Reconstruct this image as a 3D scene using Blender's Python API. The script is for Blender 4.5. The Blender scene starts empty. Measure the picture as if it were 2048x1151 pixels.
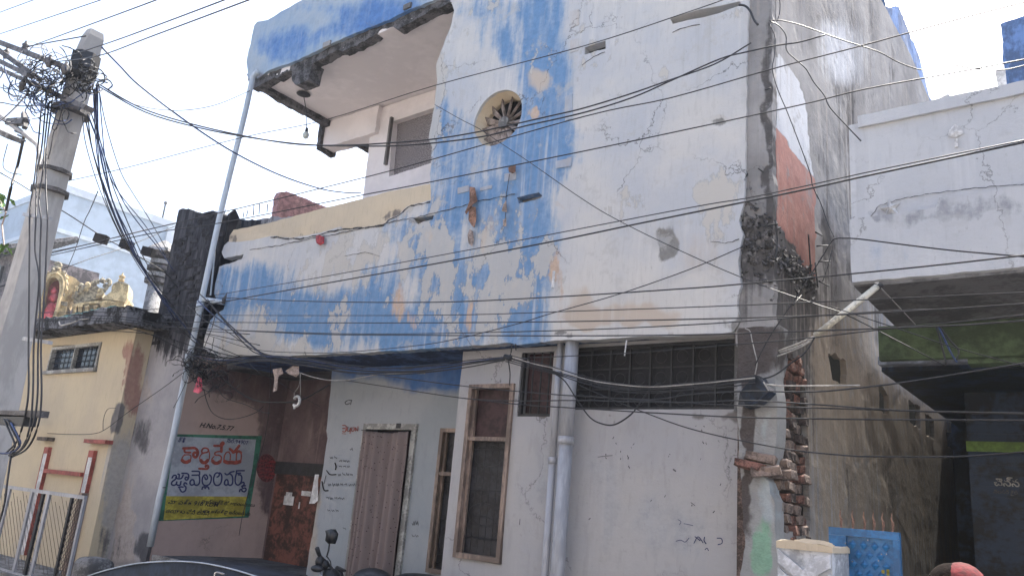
import bpy, bmesh, math, random
import numpy as np
from mathutils import Vector, Matrix, noise as mnoise
from mathutils.geometry import delaunay_2d_cdt
R = random.Random(7)
C = bpy.context.scene.collection
sc = bpy.context.scene

# ---------------------------------------------------------------- camera, sky, sun, exposure
HAZE = .0013
EYE = np.array([0.0, 0.0, 1.6]); F = 1571.5
pit, rol, yaw = [math.radians(a) for a in (15.18, 4.92, -38.27)]
cp, sp, cy_, sy_ = math.cos(pit), math.sin(pit), math.cos(yaw), math.sin(yaw)
FWD = np.array([sy_*cp, cy_*cp, sp]); r0 = np.array([cy_, -sy_, 0.0]); u0 = np.cross(r0, FWD)
RT = r0*math.cos(rol)+u0*math.sin(rol); UP = -r0*math.sin(rol)+u0*math.cos(rol)
cd = bpy.data.cameras.new('camera'); cam = bpy.data.objects.new('camera', cd); C.objects.link(cam)
cd.sensor_width = 36; cd.lens = 36*F/2048; cd.clip_start = 0.05; cd.clip_end = 2000
M = Matrix.Identity(4)
for i in range(3):
    M[i][0], M[i][1], M[i][2], M[i][3] = RT[i], UP[i], -FWD[i], EYE[i]
cam.matrix_world = M; sc.camera = cam

SUN_EL, SUN_AZ = math.radians(57), math.radians(1)      # azimuth from +Y towards +X
w = bpy.data.worlds.new("World"); sc.world = w; w.use_nodes = True
nt = w.node_tree; bg = nt.nodes['Background']
sky = nt.nodes.new('ShaderNodeTexSky'); sky.sky_type = 'NISHITA'; sky.sun_disc = False
sky.sun_elevation = SUN_EL; sky.sun_rotation = SUN_AZ
sky.air_density = 1.0; sky.dust_density = 5.0; sky.ozone_density = 1.0; sky.altitude = 10
nt.links.new(sky.outputs[0], bg.inputs[0]); bg.inputs[1].default_value = 0.15
sd = bpy.data.lights.new('sun', 'SUN'); sd.energy = 3.2; sd.angle = math.radians(0.5); sd.color = (1, .95, .86)
so = bpy.data.objects.new('sun', sd); C.objects.link(so)
sdir = Vector((math.sin(SUN_AZ)*math.cos(SUN_EL), math.cos(SUN_AZ)*math.cos(SUN_EL), math.sin(SUN_EL)))
so.rotation_euler = sdir.to_track_quat('Z', 'Y').to_euler(); so.location = (0, 0, 30)
sc.view_settings.view_transform = 'Standard'; sc.view_settings.look = 'None'
sc.view_settings.exposure = 1.75; sc.view_settings.gamma = 1; sc.view_settings.use_curve_mapping = False
sc.cycles.max_bounces = 6; sc.cycles.diffuse_bounces = 4

# ---------------------------------------------------------------- helpers
def ray(x, y): return (x-1024)*RT-(y-575.5)*UP+F*FWD
def WY(x, y, Y): a = ray(x, y); return a*(Y/a[1])+EYE
def WX(x, y, X): a = ray(x, y); return a*(X/a[0])+EYE
def WZ(x, y, Z): a = ray(x, y); return a*((Z-EYE[2])/a[2])+EYE
def WP(x, y, p0, n):
    a = ray(x, y); p0 = np.array(p0, float); n = np.array(n, float)
    return a*(((p0-EYE)@n)/(a@n))+EYE
def project(P):
    d = P-EYE; z = d@FWD
    return 1024+F*(d@RT)/z, 575.5-F*(d@UP)/z

def hash2(ix, iy, seed):
    h = (ix.astype(np.int64)*374761393+iy.astype(np.int64)*668265263+seed*974711) & 0xffffffff
    h = ((h ^ (h >> 13))*1274126177) & 0xffffffff
    return ((h ^ (h >> 16)) & 0xffff)/65535.0
def vnoise(x, y, seed=0):
    ix, iy = np.floor(x), np.floor(y); fx, fy = x-ix, y-iy
    fx, fy = fx*fx*(3-2*fx), fy*fy*(3-2*fy)
    a, b = hash2(ix, iy, seed), hash2(ix+1, iy, seed); c, d = hash2(ix, iy+1, seed), hash2(ix+1, iy+1, seed)
    return (a*(1-fx)+b*fx)*(1-fy)+(c*(1-fx)+d*fx)*fy
def fbm(x, y, seed=0, o=4):
    s, a, t = 0, .5, 0
    for i in range(o):
        s = s+a*vnoise(x*2**i, y*2**i, seed+i*17); t += a; a *= .5
    return s/t

def N(m, t, **k):
    n = m.node_tree.nodes.new(t)
    for a, b in k.items(): setattr(n, a, b)
    return n
def newmat(name):
    m = bpy.data.materials.new(name); m.use_nodes = True
    return m, m.node_tree.nodes['Principled BSDF'], m.node_tree.links
def tex_noise(m, scale, vec=None, detail=5, rough=.6, dist=0):
    L = m.node_tree.links
    n = N(m, 'ShaderNodeTexNoise'); n.inputs['Scale'].default_value = scale; n.inputs['Detail'].default_value = detail
    n.inputs['Roughness'].default_value = rough; n.inputs['Distortion'].default_value = dist
    if vec is not None: L.new(vec, n.inputs['Vector'])
    return n
def coords(m, sc3):
    L = m.node_tree.links
    tc = N(m, 'ShaderNodeTexCoord'); mp = N(m, 'ShaderNodeMapping'); mp.inputs['Scale'].default_value = sc3
    L.new(tc.outputs['Object'], mp.inputs['Vector']); return mp.outputs['Vector']
def mixc(m, fac, a, b, mode='MIX'):
    L = m.node_tree.links
    n = N(m, 'ShaderNodeMix', data_type='RGBA', blend_type=mode)
    if isinstance(fac, (int, float)): n.inputs[0].default_value = fac
    else: L.new(fac, n.inputs[0])
    for s, v in ((6, a), (7, b)):
        if isinstance(v, (tuple, list)): n.inputs[s].default_value = (*v[:3], 1)
        else: L.new(v, n.inputs[s])
    return n.outputs[2]
def mathn(m, op, a, b=0., c=0.):
    L = m.node_tree.links; n = N(m, 'ShaderNodeMath', operation=op)
    for i, v in enumerate((a, b, c)):
        if isinstance(v, (int, float)): n.inputs[i].default_value = v
        else: L.new(v, n.inputs[i])
    return n.outputs[0]
def rng(m, v, a, b, c=0., d=1.):
    L = m.node_tree.links; n = N(m, 'ShaderNodeMapRange', clamp=True, interpolation_type='SMOOTHSTEP')
    L.new(v, n.inputs[0])
    for i, x in enumerate((a, b, c, d)): n.inputs[i+1].default_value = x
    return n.outputs[0]
def mat(name, col, rough=.7, var=.25, scale=6., bump=.2, bscale=40., metal=0., stretch=(1, 1, 1), col2=None, alpha=None, spec=None, lo=.4, hi=.62):
    """one procedural surface: base colour mottled by noise, with fine bump"""
    m, b, L = newmat(name)
    v = coords(m, stretch)
    n = tex_noise(m, scale, v)
    c2 = col2 or tuple(max(0, x*(1-var*1.6)) for x in col)
    c1 = tuple(x*(1+var*.35) for x in col)
    n2 = tex_noise(m, scale*7, v, 3)
    f = mathn(m, 'ADD', n.outputs[0], mathn(m, 'MULTIPLY', mathn(m, 'SUBTRACT', n2.outputs[0], .5), .5))
    L.new(mixc(m, rng(m, f, lo, hi), c2, c1), b.inputs['Base Color'])
    b.inputs['Roughness'].default_value = rough; b.inputs['Metallic'].default_value = metal
    if spec is not None: b.inputs['Specular IOR Level'].default_value = spec
    if bump:
        bn = tex_noise(m, bscale, None, 4); tc = coords(m, (1, 1, 1)); L.new(tc, bn.inputs['Vector'])
        bp = N(m, 'ShaderNodeBump'); bp.inputs['Strength'].default_value = bump; bp.inputs['Distance'].default_value = .02
        L.new(bn.outputs[0], bp.inputs['Height']); L.new(bp.outputs[0], b.inputs['Normal'])
    return m
def paint(name, base, c1, c2, c3, c4=None, streak=(7, 7, 1.1), amp=.45, base2=None, soft=.09, bump=.12, bs=22, a4=.25, wash=None, drips=0., dripc=None, sdet=5, bsoft=None, flakes=None, cracks=0.):
    """weathered paint: mask channels R,G,B (and A) choose where colours c1,c2,c3,c4 lie, noise breaks their edges"""
    m, b, L = newmat(name)
    at = N(m, 'ShaderNodeAttribute', attribute_name='mask'); sep = N(m, 'ShaderNodeSeparateColor'); L.new(at.outputs['Color'], sep.inputs[0])
    vs, v1 = coords(m, streak), coords(m, (1, 1, 1))
    ns = tex_noise(m, 1.6, vs, sdet, .58); nf = tex_noise(m, 14, v1, 6, .7); nb = tex_noise(m, 1.1, v1, 5, .6); nst = tex_noise(m, 5, vs, 2 if sdet < 5 else 4, .6)
    cur = mixc(m, rng(m, nb.outputs[0], .35, .65), base, base2 or tuple(x*.86 for x in base))
    cur = mixc(m, mathn(m, 'MULTIPLY', rng(m, nst.outputs[0], .52, .68), .22), cur, tuple(x*.62 for x in base))
    d = mathn(m, 'ADD', mathn(m, 'MULTIPLY', mathn(m, 'SUBTRACT', ns.outputs[0], .5), amp*2.2), mathn(m, 'MULTIPLY', mathn(m, 'SUBTRACT', nf.outputs[0], .5), amp*.9))
    for ch, c, k in ((0, c1, 1), (1, c2, .75), (2, c3, .7)):
        if c is None: continue
        gate = rng(m, sep.outputs[ch], .04, .3)
        f = mathn(m, 'ADD', sep.outputs[ch], mathn(m, 'MULTIPLY', mathn(m, 'MULTIPLY', d, k), gate))
        cc = mixc(m, rng(m, nf.outputs[0], .35, .68), c, tuple(x*.82 for x in c))
        sf = (bsoft or soft) if ch == 0 else soft
        fr = rng(m, f, .5-sf, .5+sf*1.3)
        if ch == 0 and wash:
            cur = mixc(m, mathn(m, 'MULTIPLY', rng(m, mathn(m, 'ADD', f, mathn(m, 'MULTIPLY', mathn(m, 'SUBTRACT', nb.outputs[0], .5), .5)), .12, .62), .62), cur, wash)
        if ch == 0: fr = mathn(m, 'MULTIPLY', fr, rng(m, ns.outputs[0], .3, .6, .8, 1.))
        cur = mixc(m, fr, cur, cc)
    if c4:
        f = mathn(m, 'ADD', at.outputs['Alpha'], mathn(m, 'MULTIPLY', mathn(m, 'MULTIPLY', d, a4), rng(m, at.outputs['Alpha'], .04, .3))); cur = mixc(m, rng(m, f, .4, .62), cur, c4)
    if drips:
        nd = tex_noise(m, 1, coords(m, (17, 17, .55)), 3, .5); nd2 = tex_noise(m, 1, coords(m, (1.6, 1.6, .9)), 5, .6); ns2 = tex_noise(m, 3.2, v1, 8, .72)
        cur = mixc(m, mathn(m, 'MULTIPLY', mathn(m, 'MULTIPLY', rng(m, nd.outputs[0], .48, .72), rng(m, nd2.outputs[0], .46, .60)), drips*.8), cur, dripc or tuple(min(1, x*1.12) for x in base))
        cur = mixc(m, mathn(m, 'MULTIPLY', rng(m, ns2.outputs[0], .56, .64), drips*.75), cur, tuple(x*.80 for x in base))
        cur = mixc(m, mathn(m, 'MULTIPLY', rng(m, tex_noise(m, 30, coords(m, (1, 1, .5)), 3, .6).outputs[0], .66, .72), drips*.6), cur, tuple(x*.55 for x in base))
        nr = tex_noise(m, 1, coords(m, (11, 11, .4)), 3, .5); nr2 = tex_noise(m, 1, coords(m, (1.1, 1.1, .8)), 3, .5); nr2.inputs['Detail'].default_value = 4
        cur = mixc(m, mathn(m, 'MULTIPLY', mathn(m, 'MULTIPLY', rng(m, nr.outputs[0], .5, .72), rng(m, nr2.outputs[0], .5, .66)), drips*.5), cur, tuple(x*.6 for x in base))
    if flakes:
        nfl = tex_noise(m, 2.4, coords(m, (1, 1, .6)), 9, .68); nfm = tex_noise(m, .55, v1, 3, .5)
        ff = mathn(m, 'ADD', nfl.outputs[0], mathn(m, 'MULTIPLY', mathn(m, 'SUBTRACT', nfm.outputs[0], .5), .7))
        cur = mixc(m, mathn(m, 'MULTIPLY', rng(m, ff, .60, .62), .8), cur, flakes)
        cur = mixc(m, mathn(m, 'MULTIPLY', mathn(m, 'MULTIPLY', rng(m, ff, .585, .605), rng(m, ff, .62, .60)), .5), cur, tuple(x*.5 for x in base))
    if cracks:
        wv = N(m, 'ShaderNodeVectorMath', operation='ADD'); L.new(v1, wv.inputs[0]); nw = tex_noise(m, 2.5, v1, 6, .65); sc_ = N(m, 'ShaderNodeVectorMath', operation='SCALE'); L.new(nw.outputs['Color'], sc_.inputs[0]); sc_.inputs['Scale'].default_value = .55; L.new(sc_.outputs[0], wv.inputs[1])
        vo = N(m, 'ShaderNodeTexVoronoi', feature='DISTANCE_TO_EDGE'); vo.inputs['Scale'].default_value = .8; L.new(wv.outputs[0], vo.inputs['Vector'])
        cur = mixc(m, mathn(m, 'MULTIPLY', mathn(m, 'MULTIPLY', rng(m, vo.outputs['Distance'], .006, .002), rng(m, nb.outputs[0], .44, .6)), cracks), cur, (.08, .075, .07))
    L.new(cur, b.inputs['Base Color']); b.inputs['Roughness'].default_value = .86; b.inputs['Specular IOR Level'].default_value = .25
    bn = tex_noise(m, bs, v1, 6, .68); bp = N(m, 'ShaderNodeBump'); bp.inputs['Strength'].default_value = bump; bp.inputs['Distance'].default_value = .03
    hh = mathn(m, 'ADD', bn.outputs[0], mathn(m, 'MULTIPLY', sep.outputs[2], mathn(m, 'MULTIPLY', nf.outputs[0], 1.6)))
    L.new(hh, bp.inputs['Height']); L.new(bp.outputs[0], b.inputs['Normal'])
    return m

ORG = {}
def setp(o, parent):
    if parent is not None:
        o.parent = parent
        if parent.name in ORG: o.matrix_parent_inverse = Matrix.Translation(-Vector(ORG[parent.name]))
def tag(o, label=None, cat=None, group=None, kind=None):
    if label: o['label'] = label
    if cat: o['category'] = cat
    if group: o['group'] = group
    if kind: o['kind'] = kind
    return o
def thing(name, label, cat, loc, group=None):
    o = bpy.data.objects.new(name, None); C.objects.link(o); o.location = loc; o.empty_display_size = .1
    ORG[o.name] = tuple(float(v) for v in loc); return tag(o, label, cat, group)
def put(name, me, m, parent=None, smooth=False):
    o = bpy.data.objects.new(name, me); C.objects.link(o)
    if m is not None and not me.materials: me.materials.append(m)
    if smooth:
        for p in me.polygons: p.use_smooth = True
    setp(o, parent); return o
def mesh(vs, fs, name='mesh'):
    me = bpy.data.meshes.new(name); me.from_pydata([tuple(map(float, v)) for v in vs], [], [tuple(f) for f in fs]); me.update(); return me
class MB:
    def __init__(s): s.v = []; s.f = []
    def add(s, vs, fs):
        k = len(s.v); s.v += [tuple(map(float, v)) for v in vs]; s.f += [tuple(i+k for i in f) for f in fs]; return s
    def box(s, a, b, top=None):
        (x0, y0, z0), (x1, y1, z1) = a, b
        vs = [(x0, y0, z0), (x1, y0, z0), (x1, y1, z0), (x0, y1, z0), (x0, y0, z1), (x1, y0, z1), (x1, y1, z1), (x0, y1, z1)]
        return s.add(vs, [(0, 3, 2, 1), (4, 5, 6, 7), (0, 1, 5, 4), (1, 2, 6, 5), (2, 3, 7, 6), (3, 0, 4, 7)])
    def bar(s, p, q, w, h=None, up=(0, 0, 1)):
        p, q = Vector(p), Vector(q); d = (q-p).normalized(); u = Vector(up)
        if abs(d.dot(u)) > .95: u = Vector((1, 0, 0))
        x = d.cross(u).normalized()*w/2; y = d.cross(x).normalized()*(h or w)/2
        vs = [p-x-y, p+x-y, p+x+y, p-x+y, q-x-y, q+x-y, q+x+y, q-x+y]
        return s.add(vs, [(0, 3, 2, 1), (4, 5, 6, 7), (0, 1, 5, 4), (1, 2, 6, 5), (2, 3, 7, 6), (3, 0, 4, 7)])
    def tube(s, pts, r, n=8, cap=True):
        pts = [Vector(p) for p in pts]; rs = r if isinstance(r, (list, tuple)) else [r]*len(pts)
        rings = []; u = None
        for i, p in enumerate(pts):
            d = (pts[min(i+1, len(pts)-1)]-pts[max(i-1, 0)]).normalized()
            if u is None:
                u = d.orthogonal().normalized()
            u = (u-d*u.dot(d)).normalized(); v = d.cross(u)
            rings.append([p+(u*math.cos(2*math.pi*k/n)+v*math.sin(2*math.pi*k/n))*rs[i] for k in range(n)])
        vs = [q for g in rings for q in g]; fs = []
        for i in range(len(pts)-1):
            for k in range(n):
                fs.append((i*n+k, i*n+(k+1) % n, (i+1)*n+(k+1) % n, (i+1)*n+k))
        if cap: fs += [tuple(range(n))[::-1], tuple((len(pts)-1)*n+k for k in range(n))]
        return s.add(vs, fs)
    def ball(s, c, r, n=12, m=8, sc_=(1, 1, 1)):
        vs = []; fs = []
        for j in range(m+1):
            t = math.pi*j/m
            for k in range(n):
                a = 2*math.pi*k/n; vs.append((c[0]+r*sc_[0]*math.sin(t)*math.cos(a), c[1]+r*sc_[1]*math.sin(t)*math.sin(a), c[2]+r*sc_[2]*math.cos(t)))
        for j in range(m):
            for k in range(n): fs.append((j*n+k, (j+1)*n+k, (j+1)*n+(k+1) % n, j*n+(k+1) % n))
        return s.add(vs, fs)
    def build(s, name, m, parent=None, smooth=False): return put(name, mesh(s.v, s.f, name), m, parent, smooth)
def box(name, a, b, m, parent=None): return MB().box(a, b).build(name, m, parent)

def inpoly(P, poly):
    x, y = P[:, 0], P[:, 1]; ins = np.zeros(len(P), bool); n = len(poly)
    for i in range(n):
        (x0, y0), (x1, y1) = poly[i], poly[(i+1) % n]
        c = ((y0 > y) != (y1 > y)); t = np.where(c, (x1-x0)*(y-y0)/np.where(y1 == y0, 1e-9, y1-y0)+x0, 0); ins ^= c & (x < t)
    return ins
def densify(poly, step, rag, seed=1):
    out = []; n = len(poly)
    for i in range(n):
        a, b = np.array(poly[i], float), np.array(poly[(i+1) % n], float); k = max(1, int(np.hypot(*(b-a))/step))
        for j in range(k): out.append(a+(b-a)*j/k)
    P = np.array(out)
    if rag:
        P = P+np.c_[(fbm(P[:, 0]*9, P[:, 1]*9, seed)-.5), (fbm(P[:, 0]*9, P[:, 1]*9, seed+50)-.5)]*rag*2+np.c_[hash2(P[:, 0]*997, P[:, 1]*991, seed)-.5, hash2(P[:, 0]*787, P[:, 1]*773, seed+9)-.5]*rag*.5
    return P
def px2(p, axis, at):
    if axis == 'Y': q = WY(p[0], p[1], at); return (q[0], q[2])
    if axis == 'X': q = WX(p[0], p[1], at); return (q[1], q[2])
    if axis == 'Z': q = WZ(p[0], p[1], at); return (q[0], q[1])
    ox, oy, ux, uy = at; q = WP(p[0], p[1], (ox, oy, 0), (uy, -ux, 0)); return ((q[0]-ox)*ux+(q[1]-oy)*uy, q[2])
def lift(V, axis, at, d):
    n = len(V)
    if axis == 'Y': return np.c_[V[:, 0], at+d, V[:, 1]]
    if axis == 'X': return np.c_[at-d, V[:, 0], V[:, 1]]
    if axis == 'Z': return np.c_[V[:, 0], V[:, 1], at+d]
    ox, oy, ux, uy = at; return np.c_[ox+V[:, 0]*ux-d*uy, oy+V[:, 0]*uy+d*ux, V[:, 1]]
def sheet(name, outline, m, parent=None, axis='Y', at=6., thick=.1, holes=(), grid=.06, rag=.0, maskf=None, relief=.004, pix=True, seed=3, relief_mask=.0, hrag=.008, step=None):
    """a wall: outline in photograph pixels laid back onto its real plane (or in plane metres), cut, given thickness and relief"""
    def to2(p):
        if not pix: return (p[0], p[1])
        if len(p) == 3: return (p[0], p[1])          # already metres
        return px2(p, axis, at)
    st = step or min(grid, .05)
    O = densify([to2(p) for p in outline], st, rag, seed)
    H = [densify([to2(p) for p in h], min(st, .03), hrag, seed+3) for h in holes]
    x0, y0 = O.min(0); x1, y1 = O.max(0)
    gx, gy = np.meshgrid(np.arange(x0+grid/2, x1, grid), np.arange(y0+grid/2, y1, grid))
    G = np.c_[gx.ravel(), gy.ravel()]; G = G+np.c_[hash2(G[:, 0]*331, G[:, 1]*311, 1)-.5, hash2(G[:, 0]*231, G[:, 1]*211, 5)-.5]*grid*.25
    keep = inpoly(G, O)
    for h in H: keep &= ~inpoly(G, h)
    G = G[keep]
    if grid > 9: G = G[:0]
    vs = [Vector((float(a), float(b))) for a, b in O]; ed = [(i, (i+1) % len(O)) for i in range(len(O))]
    for h in H:
        k = len(vs); vs += [Vector((float(a), float(b))) for a, b in h]; ed += [(k+i, k+(i+1) % len(h)) for i in range(len(h))]
    vs += [Vector((float(a), float(b))) for a, b in G]
    V, E_, Fc = delaunay_2d_cdt(vs, ed, [], 0, 1e-5)[:3]
    V = np.array([(v.x, v.y) for v in V]); Fc = np.array([f for f in Fc if len(f) == 3])
    cen = V[Fc].mean(1); k = inpoly(cen, O)
    for h in H: k &= ~inpoly(cen, h)
    Fc = Fc[k]
    mk = maskf(V, axis, at) if maskf else None
    d = (fbm(V[:, 0]*2.2, V[:, 1]*2.2, seed+7)-.5)*relief*2+(fbm(V[:, 0]*11, V[:, 1]*11, seed+8)-.5)*relief
    if mk is not None and relief_mask: d = d+np.clip(mk[:, 2], 0, 1)*relief_mask*(.4+1.2*fbm(V[:, 0]*14, V[:, 1]*14, 5))
    n = len(V)
    A, B = lift(V, axis, at, d), lift(V, axis, at, np.full(n, thick))
    # orientation: front faces look to -Y, +X, -Z
    a2 = (V[Fc[:, 1]]-V[Fc[:, 0]]); b2 = (V[Fc[:, 2]]-V[Fc[:, 0]]); ccw = (a2[:, 0]*b2[:, 1]-a2[:, 1]*b2[:, 0]) > 0
    want = axis != 'Z'
    Fc = np.where((ccw == want)[:, None], Fc, Fc[:, ::-1])
    e = np.concatenate([Fc[:, [0, 1]], Fc[:, [1, 2]], Fc[:, [2, 0]]]); key = np.sort(e, 1); kk = key[:, 0]*n+key[:, 1]
    u, idx, cnt = np.unique(kk, return_index=True, return_counts=True); be = e[idx[cnt == 1]]
    fs = Fc.tolist()+(Fc[:, ::-1]+n).tolist()+[(b_, a_, a_+n, b_+n) for a_, b_ in be.tolist()]
    me = mesh(np.r_[A, B], fs, name)
    if mk is not None:
        at_ = me.color_attributes.new('mask', 'FLOAT_COLOR', 'POINT'); mm = np.r_[mk, mk].astype(np.float32)
        at_.data.foreach_set('color', mm.ravel())
    return put(name, me, m, parent)
def mk_blobs(ch, stretchy=None):
    """mask from blobs given in photograph pixels: (cx,cy,rx,ry,amount) per channel"""
    def f(V, axis, at):
        n = len(V)
        P = lift(V, axis, at, np.zeros(n))
        x, y = project(P); wob = (fbm(x/45, y/45, 31)-.5)*34; wy = (fbm(x/30, y/60, 77)-.5)*40
        x = x+wob; y = y+wy
        out = np.zeros((n, 4))
        for c in range(4):
            for (cx, cy, rx, ry, a) in ch.get(c, ()):
                out[:, c] += a*np.exp(-(np.abs((x-cx)/rx)**3+np.abs((y-cy)/ry)**3)*.9)
        xy = np.c_[x-wob*.7, y-wy*.7]
        for c, poly, a in ch.get('poly', ()): out[:, c] += a*inpoly(xy, poly)
        return np.clip(out, -.3, 1.25)
    return f

def smooth_pts(P, k=6):
    P = [np.array(p, float) for p in P]
    if len(P) < 3: return P
    Q = [2*P[0]-P[1]]+P+[2*P[-1]-P[-2]]; out = []
    for i in range(1, len(Q)-2):
        for j in range(k):
            t = j/k; a, b, c, d = Q[i-1:i+3]
            out.append(.5*((2*b)+(c-a)*t+(2*a-5*b+4*c-d)*t*t+(3*b-a-3*c+d)*t**3))
    return out+[P[-1]]
def tube_arrays(P, r, n):
    P = np.array([tuple(p) for p in P], float)
    keep = np.r_[True, np.hypot.reduce(np.diff(P, axis=0), axis=1) > 1e-5]; P = P[keep]
    if len(P) < 2: return None
    T = np.gradient(P, axis=0); T /= np.linalg.norm(T, axis=1)[:, None]+1e-12
    ref = np.tile(np.array([.13, .21, .97]), (len(P), 1)); bad = np.abs((T*ref).sum(1)) > .97; ref[bad] = (1, 0, 0)
    U = np.cross(T, ref); U /= np.linalg.norm(U, axis=1)[:, None]; V = np.cross(T, U)
    a = np.arange(n)*2*math.pi/n
    A = (P[:, None, :]+r*(U[:, None, :]*np.cos(a)[None, :, None]+V[:, None, :]*np.sin(a)[None, :, None])).reshape(-1, 3)
    i, k = np.meshgrid(np.arange(len(P)-1), np.arange(n), indexing='ij'); i, k = i.ravel(), k.ravel(); k2 = (k+1) % n
    return A, np.c_[i*n+k, i*n+k2, (i+1)*n+k2, (i+1)*n+k].tolist()+[list(range(n))[::-1], [(len(P)-1)*n+q for q in range(n)]]
def curve(name, paths, r, m, parent=None, res=1):
    n = 4 if res == 0 else 6; vs, fs, k = [], [], 0
    for P in paths:
        t = tube_arrays(P, r, n)
        if t is None: continue
        vs.append(t[0]); fs += [[q+k for q in f] for f in t[1]]; k += len(t[0])
    return put(name, mesh(np.concatenate(vs), fs, name), m, parent, True)
def px_path(pts, Y0, Y1, k=6):
    n = len(pts); L = [0]
    for i in range(1, n): L.append(L[-1]+math.hypot(pts[i][0]-pts[i-1][0], pts[i][1]-pts[i-1][1]))
    # depth chosen so that the wire runs straight in plan between its two ends
    A, B = WY(*pts[0][:2], Y0), WY(*pts[-1][:2], Y1); out = []
    for i, p in enumerate(pts):
        a = ray(p[0], p[1]); dx, dy = B[0]-A[0], B[1]-A[1]
        den = a[0]*dy-a[1]*dx
        s = (A[0]*dy-A[1]*dx)/den if abs(den) > 1e-6 else -1
        Y = a[1]*s
        if not (min(Y0, Y1)-.4 < Y < max(Y0, Y1)+.4): Y = Y0+(Y1-Y0)*L[i]/L[-1]
        if len(p) > 2: Y = p[2]
        out.append(WY(p[0], p[1], Y))
    return smooth_pts(out, k)

# ---------------------------------------------------------------- materials
BLUE = (.10, .23, .56); PALE = (.47, .49, .54)
m_fac = paint('facade_paint', (.56, .545, .52), (.15, .28, .47), (.56, .42, .32), (.24, .235, .225), (.49, .42, .355), amp=.5, base2=(.46, .475, .50), soft=.1, bsoft=.26, wash=(.30, .385, .49), drips=.7, flakes=(.50, .47, .42), cracks=.7)
m_fascia = paint('fascia_paint', (.36, .42, .48), (.10, .22, .48), (.6, .42, .32), (.24, .24, .25), amp=.4, base2=(.28, .37, .48), streak=(3, 3, 1), soft=.2, wash=(.18, .31, .50), drips=.4)
m_cream = paint('cream_paint', (.60, .50, .36), (.4, .35, .28), (.5, .4, .3), (.22, .19, .16), amp=.4, base2=(.52, .44, .33))
m_low = paint('ground_floor_paint', (.405, .395, .39), (.10, .20, .46), (.38, .39, .41), (.18, .165, .155), (.22, .42, .28), amp=.28, drips=.45, cracks=.6, flakes=None, base2=(.37, .37, .385), streak=(3, 3, .8), bump=.15)
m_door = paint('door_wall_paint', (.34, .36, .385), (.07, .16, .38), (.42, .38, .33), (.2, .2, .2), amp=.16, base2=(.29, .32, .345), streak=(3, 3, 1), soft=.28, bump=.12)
m_side = paint('side_wall_stain', (.33, .32, .315), (.30, .25, .20), (.44, .21, .17), (.085, .08, .08), (.54, .55, .57), amp=.6, base2=(.19, .185, .185), streak=(9, 9, .45), bump=.16, bs=14, soft=.14, cracks=.5, drips=.9, dripc=(.33, .30, .27), sdet=3)
m_pier = paint('pier_plaster', (.34, .34, .33), (.25, .42, .30), (.40, .44, .46), (.10, .085, .08), amp=.35, base2=(.27, .27, .27), streak=(4, 4, 2), bump=.7, bs=14)
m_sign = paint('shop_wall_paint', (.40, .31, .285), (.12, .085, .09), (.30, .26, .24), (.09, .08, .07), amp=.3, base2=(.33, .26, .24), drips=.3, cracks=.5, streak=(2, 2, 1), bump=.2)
m_yel = paint('yellow_wall_paint', (.56, .48, .34), (.36, .22, .18), (.42, .40, .37), (.17, .16, .155), amp=.3, base2=(.50, .43, .32), bump=.12, drips=.2)
m_party = paint('party_wall_soot_and_shade', (.36, .35, .36), (.020, .021, .028), (.40, .36, .34), (.10, .10, .11), amp=.3, base2=(.25, .25, .27), bump=.3, bs=16)
m_white = paint('white_house_paint', (.52, .53, .545), (.33, .34, .37), (.45, .5, .58), (.24, .245, .26), amp=.5, base2=(.46, .475, .50), streak=(4, 4, .7), bump=.15, drips=.6, cracks=.5)
m_ceil = mat('ceiling_lime', (.80, .75, .75), .9, .05, .8, .1)
m_conc = mat('broken_concrete', (.11, .105, .11), .95, .5, 8, 1., 18)
m_concl = mat('weathered_concrete', (.26, .255, .25), .9, .35, 5, .6, 20)
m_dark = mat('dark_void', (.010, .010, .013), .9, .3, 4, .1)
m_int = mat('interior_plaster', (.12, .12, .13), .9, .3, 3, .2)
m_grey = mat('grey_wood', (.24, .22, .21), .8, .3, 10, .4, 30, stretch=(1, 1, .15))
m_frame = mat('tan_window_frame', (.27, .20, .16), .6, .3, 5, .2, 40, stretch=(1, 1, .3))
m_framew = mat('pale_frame', (.40, .40, .38), .7, .3, 5, .2)
m_glassR = mat('maroon_pane', (.05, .024, .026), .45, .35, 3, 0, spec=.25)
m_glassD = mat('dark_pane', (.026, .026, .032), .4, .4, 4, 0, spec=.3)
m_iron = mat('rusty_iron', (.11, .085, .07), .7, .4, 12, .3)
m_irond = mat('dark_iron', (.018, .018, .021), .6, .3, 12, .2)
m_pvc = mat('grey_pvc_pipe', (.36, .37, .40), .4, .15, 4, .05, 10, stretch=(1, 1, .2))
m_pvcw = mat('white_pvc_pipe', (.50, .56, .62), .4, .12, 5, .05, 10, stretch=(1, 1, .2))
m_wire = mat('black_cable', (.013, .014, .019), .5, .3, 5, 0)
m_wireb = mat('blue_cable', (.02, .05, .16), .5, .3, 5, 0)
m_wirew = mat('pale_cable', (.42, .40, .37), .5, .2, 5, 0)
m_pole = mat('pole_concrete', (.42, .415, .41), .9, .12, 3, .15, 25, stretch=(1, 1, .3))
m_steel = mat('crossarm_steel', (.12, .115, .12), .6, .35, 12, .3)
m_porc = mat('porcelain_insulator', (.10, .07, .06), .25, .2, 5, 0)
m_brick = mat('red_brick', (.21, .10, .075), .95, .45, 9, 1., 30)
m_brick2 = mat('sooty_brick', (.07, .05, .045), .95, .45, 9, 1., 30)
m_brick3 = mat('grey_brick', (.24, .18, .15), .95, .35, 9, 1., 30)
m_temple = mat('temple_ochre', (.54, .415, .23), .85, .28, 6, .4, 14, stretch=(1, 1, .5))
m_temple2 = mat('temple_weathered', (.36, .31, .22), .9, .4, 8, .5)
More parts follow.
